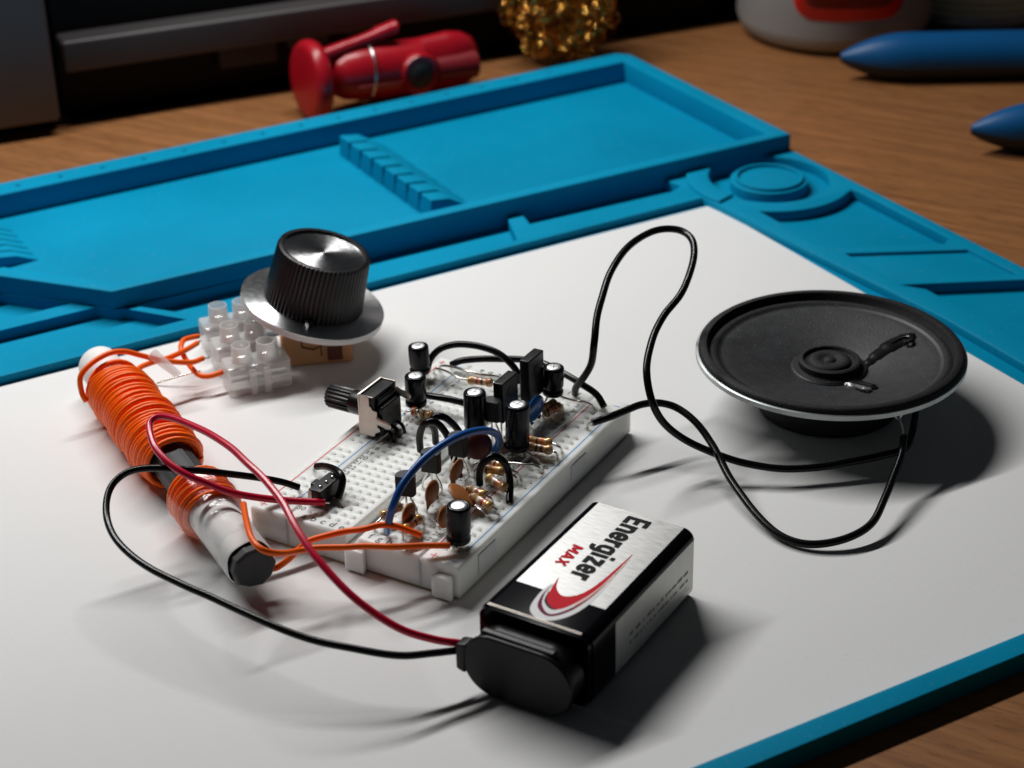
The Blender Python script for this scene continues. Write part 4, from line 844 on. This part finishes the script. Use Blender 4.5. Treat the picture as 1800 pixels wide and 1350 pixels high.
GL = {   # bold condensed letter strokes: x-height 1, cap height 1.38
 'E': (.82, [[(.13, 0), (.13, 1.38)], [(.1, .11), (.72, .11)], [(.1, .69), (.66, .69)], [(.1, 1.27), (.72, 1.27)]]),
 'n': (.86, [[(.13, 0), (.13, 1)], ['c', (.15, .6), (.22, .8), (.38, .88), (.55, .82), (.63, .64), (.63, .3), (.63, 0)]]),
 'e': (.84, [[(.13, .5), (.7, .5)], ['c', (.62, .5), (.61, .7), (.53, .84), (.38, .89), (.23, .84), (.14, .7), (.13, .5), (.14, .3), (.22, .16), (.38, .11), (.53, .15), (.62, .3)]]),
 'r': (.58, [[(.13, 0), (.13, 1)], ['c', (.14, .58), (.2, .78), (.34, .87), (.52, .87)]]),
 'g': (.88, [['c', (.63, .3), (.54, .15), (.4, .11), (.24, .15), (.14, .3), (.13, .5), (.14, .7), (.23, .84), (.4, .88), (.54, .84), (.63, .68)], ['c', (.63, 1), (.63, .5), (.63, 0), (.56, -.2), (.4, -.28), (.2, -.26)]]),
 'i': (.4, [[(.13, 0), (.13, .98)], [(.13, 1.14), (.13, 1.38)]]),
 'z': (.78, [[(.02, .89), (.66, .89)], [(.56, .84), (.12, .16)], [(.02, .11), (.68, .11)]]),
 'M': (1.2, [[(.13, 0), (.13, 1)], [(.97, 0), (.97, 1)], [(.17, .96), (.55, .2)], [(.93, .96), (.55, .2)]]),
 'A': (1.02, [[(.08, 0), (.46, 1)], [(.86, 0), (.48, 1)], [(.2, .28), (.74, .28)]]),
 'X': (.95, [[(.1, 0), (.78, 1)], [(.78, 0), (.1, 1)]]),
}
def lettering(t, x0, y0, xh, wd, m, name, shear=0, par=ba):
    """baseline runs along -y from (x0, y0); letter tops point to +x"""
    mb = MB(); cur = 0; zz = zt + .045
    for ch in t:
        adv, st = GL[ch]
        for path in st:
            if path[0] == 'c': P = [Vector((q.x, q.y)) for q in spline([Vector((a_, b_, 0)) for a_, b_ in path[1:]], 4)]
            else: P = [Vector(q) for q in path]
            L_, R_ = [], []
            for i, q in enumerate(P):
                d_ = (P[min(i + 1, len(P) - 1)] - P[max(i - 1, 0)]).normalized(); n_ = Vector((-d_.y, d_.x)) * wd / 2
                L_.append(q + n_); R_.append(q - n_)
            zz += .0006
            for i in range(len(P) - 1):
                quad = [L_[i], L_[i + 1], R_[i + 1], R_[i]]
                mb.add([(x0 + q.y * xh, y0 - (cur + q.x + shear * q.y) * xh, zz) for q in quad], [(0, 1, 2, 3)], 0, False)
        cur += adv
    return mb.build(name, m, par, (0, 0, 0))
lettering('Energizer', -2.1, 43.4, 4.05, .28, 'logo_black', 'brand_lettering')
lettering('MAX', -6.9, 27.9, 2.6, .27, 'logo_red', 'max_lettering', .12)
sd = MB(); R5 = random.Random(5)
xs_ = BW / 2 + .03
for rw, (z, h_) in enumerate(((7.6, 1.0), (5.6, .8), (4.2, .5), (3.2, .5))):
    y = 16
    while y < 43:
        l = R5.uniform(.5, 2.2) if rw < 2 else R5.uniform(3, 8)
        if rw > 1 and y < 27: y += 3; continue
        sd.add([(xs_, y, z), (xs_, min(y + l, 43.5), z), (xs_, min(y + l, 43.5), z + h_ * R5.uniform(.5, 1) * (.3 if rw > 1 else 1)), (xs_, y, z + h_ * .6 * (.3 if rw > 1 else 1))], [(0, 1, 2, 3)], 0, False); y += l + R5.uniform(.3, 1.3)
sd.build('side_small_print', 'sidegrey', ba, (0, 0, 0))

co_ = thing('battery_connector', 'black snap connector on the battery end with red and black leads', 'battery connector', bo + V(0, -1, 0), None, yaw)
def oval(w, h, n=24):
    out = []
    for i in range(n):
        a = 2 * PI * i / n; cx = (w / 2 - h / 2) * (1 if math.cos(a) > 0 else -1)
        out.append((cx + h / 2 * math.cos(a), h / 2 * math.sin(a)))
    return out
cz_ = 7.9
def ovp(w, h, y0, y1, m, name, bev=.5, cx=0):
    mb = MB().prism(oval(w, h, 40), y0, y1, 0, lambda x, y, z: (x + cx, z, cz_ + y), True); return mb.build(name, m, co_, (0, 0, 0), bevel=bev, seg=3, ang=50)
ovp(24.4, 13.2, -5.4, .2, 'clip', 'snap_cap', .8)
ovp(25.4, 14.4, -6.4, -5.2, 'clip', 'cap_flange', .5)
MB().prism([(-14.2, -3), (-12, -3.6), (-11.6, 3.6), (-14.2, 3)], -6.6, -3.2, 0, lambda x, y, z: (x, z, cz_ + y)).build('cable_exit', 'clip', co_, (0, 0, 0), bevel=.5)
MB().box((-9, -5.2, cz_ + 6.2), (8, -3.2, cz_ + 7.3)).build('cap_ridge', 'clip', co_, (0, 0, 0), bevel=.5)
def loc(p): return Matrix.Rotation(-yaw, 3, 'Z') @ (p - (bo + V(0, -1, 0)))
def blead(pts, r, m, name, tip):
    P = [loc(at(*p)) for p in pts]; l = MB().tube(wob(spline(P, 7), .06, len(P)), r, 14).build(name, m, co_, (0, 0, 0)); T = [loc(at(*p)) for p in tip]
    MB().tube(spline(T, 5), .3, 8).build('bare_tip', 'tin', l, (0, 0, 0))
blead([(832, 1136, 8.8), (810, 1131, 9.2), (765, 1125, 11.5), (710, 1108, 14.5), (650, 1072, 18), (600, 1030, 21.5), (555, 979, 25), (526, 936, 27), (497, 885, 28.5), (467, 845, 29.4), (433, 812, 30), (396, 780, 30), (352, 754, 29), (307, 736, 28), (281, 732, 27), (265, 742, 26), (264, 762, 25), (274, 788, 24), (296, 814, 22.5), (330, 836, 20.5), (367, 851, 18.5), (407, 865, 16.5), (456, 875, 14), (507, 880.5, 12), (571, 882.8, 10.4)], .82, 'redwire', 'red_lead', [(570, 882.8, 10.4), (578, 885, 9.6), (582, 891, 7)])
blead([(832, 1143, 7.4), (812, 1143, 7.6), (760, 1148, 8.4), (700, 1152, 9.2), (620, 1140, 10.4), (540, 1122, 11.4), (460, 1091, 12.4), (380, 1054, 13), (322, 1028, 13.4), (267, 1001, 13.8), (228, 974, 14.2), (200, 942, 15), (188, 910, 16), (188, 876, 17.5), (200, 849, 19), (226, 829, 20.6), (263, 822.5, 21.4), (322, 825.5, 20.6), (389, 831, 18), (444, 838, 15), (493, 847, 12.4), (526, 857, 10.4)], .8, 'blackwire', 'black_lead', [(525, 857, 10.4), (526, 860, 9.6), (524, 866, 7)])

# ------------------------------------------------------------------ things at the back of the desk
# red cable stripping tool
a0, a1 = at(548, 140, 12.2), at(838, 100, 8.5); ax_ = (a1 - a0).normalized(); LT = (a1 - a0).length
rt_o = Vector((a0.x, a0.y, DZ)); rt = thing('cable_stripper', 'bright red plastic cable stripping tool behind the blue tray', 'hand tool', rt_o)
def RT(mb): return mb
MB().lathe([(3, -3.4), (11.2, -3.4), (12.9, -2.9), (13.9, -1.6), (14.2, 0), (13.9, 1.6), (12.9, 2.9), (11.4, 3.3), (11.0, 2.2), (6, 2.0), (3, 2.6)], a0, ax_, 64).build('round_head', 'redtool', rt, rt_o)
sg = Vector((0, 0, 1)); sd_ = ax_.cross(sg).normalized(); upv = sd_.cross(ax_)
def barrel(t0, t1, prof, name, m, fl=1.0):
    mb = MB(); mb.lathe(prof, V(0, 0, 0), (0, 0, 1), 40)
    mb.xf(lambda q: a0 + ax_ * (t0 + q.z) + upv * q.x + sd_ * (q.y * fl)); return mb.build(name, m, rt, rt_o)
barrel(6.0, 40, [(.01, 0), (4, .6), (7, 2.4), (8.8, 6), (9.7, 12), (10, 22), (9.8, 36)], 'grip_barrel', 'redtool', .9)
barrel(40, 75, [(9.8, 0), (10.4, 6), (11, 12), (11.2, LT - 53), (10.4, LT - 47), (8.4, LT - 43), (5, LT - 40.8), (.01, LT - 40)], 'tool_body', 'redtool', .62)
fdir = -sd_ if (-sd_).dot((CAM - a0)) > 0 else sd_
MB().lathe([(7.6, 0), (7.8, 8.4), (7.0, 9.6), (4.9, 9.7), (4.8, 9.2)], a0 + ax_ * 38.5 - upv * .5, fdir, 40).build('pivot_boss', 'redtool', rt, rt_o)
MB().lathe([(4.9, 0), (4.8, 9.5), (4.2, 10.0), (.01, 10.1)], a0 + ax_ * 38.5 - upv * .5, fdir, 32).build('pivot_button', 'rubber', rt, rt_o)
MB().tube([a0 + ax_ * 46 - upv * .5 + fdir * 5.6, a0 + ax_ * 62 - upv * .5 + fdir * 5.2], [4.4, 5.2], 20, flat=1).xf(lambda q: q).build('side_recess', 'tooldark', rt, rt_o)
MB().tube(spline([a0 + ax_ * 4 + upv * 8.5, a0 + ax_ * 13 + upv * 10.5, a0 + ax_ * 22 + upv * 12.6, a0 + ax_ * 31 + upv * 15.0, a0 + ax_ * 33 + upv * 15.2], 5), [2.6] * 6 + [2.4] * 6 + [3.0] * 5 + [3.2] * 3 + [1.8], 14, flat=.8).build('spring_lever', 'redtool', rt, rt_o)
MB().tube([a0 + ax_ * t_ + sd_ * 0 + fdir * (9.05 if t_ < 40 else 6.75) + upv * -2.2 for t_ in (14, 24, 31)], .35, 6).build('parting_line', 'tooldark', rt, rt_o)
rg = [a0 + ax_ * (20.5 + .8 * math.cos(2 * PI * i / 32)) + upv * (10.5 * math.cos(2 * PI * i / 32)) + sd_ * (9.6 * math.sin(2 * PI * i / 32)) for i in range(33)]
MB().tube(rg, .45, 8).build('wire_ring', 'brightplate', rt, rt_o)
MB().lathe([(.01, -.7), (.7, 0), (.01, .7)], at(612, 76, 22), (0, 0, 1), 10).build('rivet', 'brightplate', rt, rt_o)

# brass wool tip cleaner
bc = at(985, 122, DZ) + V(-4, 8, 0); bc = Vector((bc.x, bc.y, DZ)); bw = MB(); R7 = random.Random(21)
for k in range(300):
    d_ = Vector((R7.gauss(0, 1), R7.gauss(0, 1), R7.gauss(0, .9))).normalized() * (22 * R7.uniform(.3, 1) ** .5)
    c_ = bc + V(0, 0, 25) + Vector((d_.x * .95, d_.y * .95, d_.z * 1.15))
    dr = Vector((R7.gauss(0, 1), R7.gauss(0, 1), R7.gauss(0, 1))).normalized(); s1 = dr.orthogonal().normalized(); s2 = dr.cross(s1)
    ra, pt_, nt_ = R7.uniform(1.6, 3.4), R7.uniform(1.2, 2.4), R7.randint(18, 34); ph = R7.uniform(0, 6)
    P = []
    for i in range(nt_):
        a = ph + i * .62; P.append(c_ + dr * ((i - nt_ / 2) * pt_ * .22) + s1 * (ra * math.cos(a)) + s2 * (ra * math.sin(a)))
    for q in P:
        q.z = max(q.z, DZ + .5)
    bw.tube(P, .36, 4, flat=.4)
bwo = bw.build('brass_wool', 'brass', None, bc); tag(bwo, 'ball of curly golden brass wool standing behind the blue tray', 'brass wool')

# bottle
btc = at(1488, 104, DZ); fw = Vector((-.4955, .8686, 0)); btc = Vector((btc.x, btc.y, DZ)) + fw * 37
bl = thing('plastic_bottle', 'frosted plastic bottle with a red label at the back of the desk', 'bottle', btc)
MB().lathe([(27, .3), (33, .9), (36.5, 3.5), (38, 8), (38.2, 95), (34, 108), (20, 118), (13, 122), (13, 134)], (0, 0, 0), (0, 0, 1), 72).build('bottle_body', 'bottle', bl, (0, 0, 0))
MB().lathe([(14.5, 130), (14.8, 131), (14.8, 148), (14, 149), (.01, 149.2)], (0, 0, 0), (0, 0, 1), 48).build('cap', 'jarbody', bl, (0, 0, 0))
def wrap(c0, R, a0_, a1_, z0, z1, round_=6, n=30, mi=0):
    mb = MB(); vs = []; 
    for i in range(n + 1):
        t = i / n; a = a0_ + (a1_ - a0_) * t; arcx = min(t, 1 - t) * abs(a1_ - a0_) * R
        dz = round_ - math.sqrt(max(0, round_ ** 2 - max(0, round_ - arcx) ** 2)) if arcx < round_ else 0
        vs += [(R * math.cos(a), R * math.sin(a), z0 + dz), (R * math.cos(a), R * math.sin(a), z1)]
    mb.add(vs, [(2 * i, 2 * i + 2, 2 * i + 3, 2 * i + 1) for i in range(n)], mi, True); return mb
fa = math.atan2(-.8686, .4955)
lb = wrap(0, 38.45, fa - .58, fa + .60, 15.2, 80, 9); lo2 = lb.build('red_label', 'label_red', bl, (0, 0, 0)); s_ = lo2.modifiers.new('t', 'SOLIDIFY'); s_.thickness = .3 * S
lb = wrap(0, 38.8, fa - .46, fa + .46, 20, 78, 5); lo2 = lb.build('label_panel', 'label_deep', bl, (0, 0, 0)); s_ = lo2.modifiers.new('t', 'SOLIDIFY'); s_.thickness = .2 * S
# jar
jc = at(1735, 52, DZ); jc = Vector((jc.x, jc.y, DZ)) + fw * 30
ja = thing('round_tin', 'round tin with a pale green striped label in the far right corner', 'tin', jc)
MB().lathe([(29, 0), (30.6, .6), (30.8, 3), (30, 4), (30, 60), (30.8, 61), (29, 63)], (0, 0, 0), (0, 0, 1), 64).build('tin_body', 'jarbody', ja, (0, 0, 0))
jl = MB().lathe([(30.2, 4.6 + 1.5 * k) for k in range(36)], (0, 0, 0), (0, 0, 1), 64, [k % 2 for k in range(35)]); jl.build('striped_label', ['jarlabel', 'jarline'], ja, (0, 0, 0))

# pliers
h1a = at(1478, 100, 6.5); h2a = at(1708, 226, 6.5); rg_ = Vector((.8686, .4955, 0))
jn = at(1478, 100, 7) + rg_ * 150 + Vector((.4955, -.8686, 0)) * 28; jn.z = 6
pl0 = Vector((jn.x, jn.y, DZ)); pl = thing('pliers', 'pliers with two blue and black handles reaching in from the right edge', 'pliers', pl0)
def hnd(a, bend, r):
    P = spline([a, a + rg_ * 30 + bend * .3, a + rg_ * 80 + bend, (a + rg_ * 95 + jn) / 2, jn - rg_ * 14], 8); n = len(P)
    R_ = [r * (1 - (1 - min(1, (i + .35) / 7)) ** 1.6) ** .75 * (1 if i < n * .7 else 1 - .4 * (i / n - .7) / .3) for i in range(n)]
    P = [V(q.x, q.y, DZ + r * 1.04) for q in P]
    MB().tube(P, R_, 24, flat=1).build('handle_grip', 'handle', pl, pl0)
    MB().tube([q - V(0, 0, .9) for q in P], [q * .97 for q in R_], 24, flat=1).build('handle_underside', 'handledark', pl, pl0)
hnd(h1a, V(.4955, -.8686, 0) * 2, 8.6); hnd(h2a, V(-.4955, .8686, 0) * 6, 8.4)
MB().lathe([(9, -5), (10, -4), (10, 4), (9, 5)], jn, (0, 0, 1), 32).build('pivot_joint', 'steel', pl, pl0)
MB().prism([(-6, 0), (6, 0), (3, 38), (-3, 38)], -4, 4, 0, lambda x, y, z: jn + rg_ * (y + 6) + V(-.4955, .8686, 0) * x + V(0, 0, z)).build('jaw', 'steel', pl, pl0, bevel=1)

# equipment cases behind
def LM(u, v, z):               # frame of the equipment, turned slightly against the mat
    a = math.radians(7.1); o_ = M(20, -172.2, 0)
    du = Vector((U2.x, U2.y, 0)); dv = Vector((V2.x, V2.y, 0))
    uu = du * math.cos(a) - dv * math.sin(a); vv = dv * math.cos(a) + du * math.sin(a)
    return o_ + uu * u + vv * v + V(0, 0, z)
cs0 = LM(-60, -60, DZ); case = thing('equipment_case', 'low black equipment case with a dull silver front strip at the back', 'equipment case', cs0)
def LB(mb): return mb.xf(lambda q: LM(q.x, q.y, q.z))
LB(MB().box((-330, -160, DZ), (128, -8, 90))).build('case_body', 'caseblack', case, cs0, bevel=1)
LB(MB().box((-330, -160, DZ), (420, 0, DZ + 1.2))).build('plinth', 'caseblack', case, cs0)
LB(MB().box((-300, -8.2, 17.5), (127, 4, 29))).build('silver_strip', 'casesilver', case, cs0, bevel=1.4)
LB(MB().box((28, -8.1, 12), (44, -3, 18)).box((48, -8.1, 8), (70, -3, 17)).box((7, -8.1, 14), (22, -3, 19))).build('cable_plug', 'dim', case, cs0, bevel=1)
g0 = LM(200, -40, DZ); gb = thing('grey_box', 'grey metal box standing at the far left edge', 'box', g0)
LB(MB().box((131.5, -120, 3), (370, 10, 130))).build('box_shell', 'casegrey', gb, g0, bevel=1.5)
ft = MB()
for u_ in (140, 330):
    for v_ in (-100, -14): ft.lathe([(8, 0), (8, 5.4)], (u_, v_, DZ), (0, 0, 1), 20)
LB(ft).build('rubber_foot', 'caseblack', gb, g0)
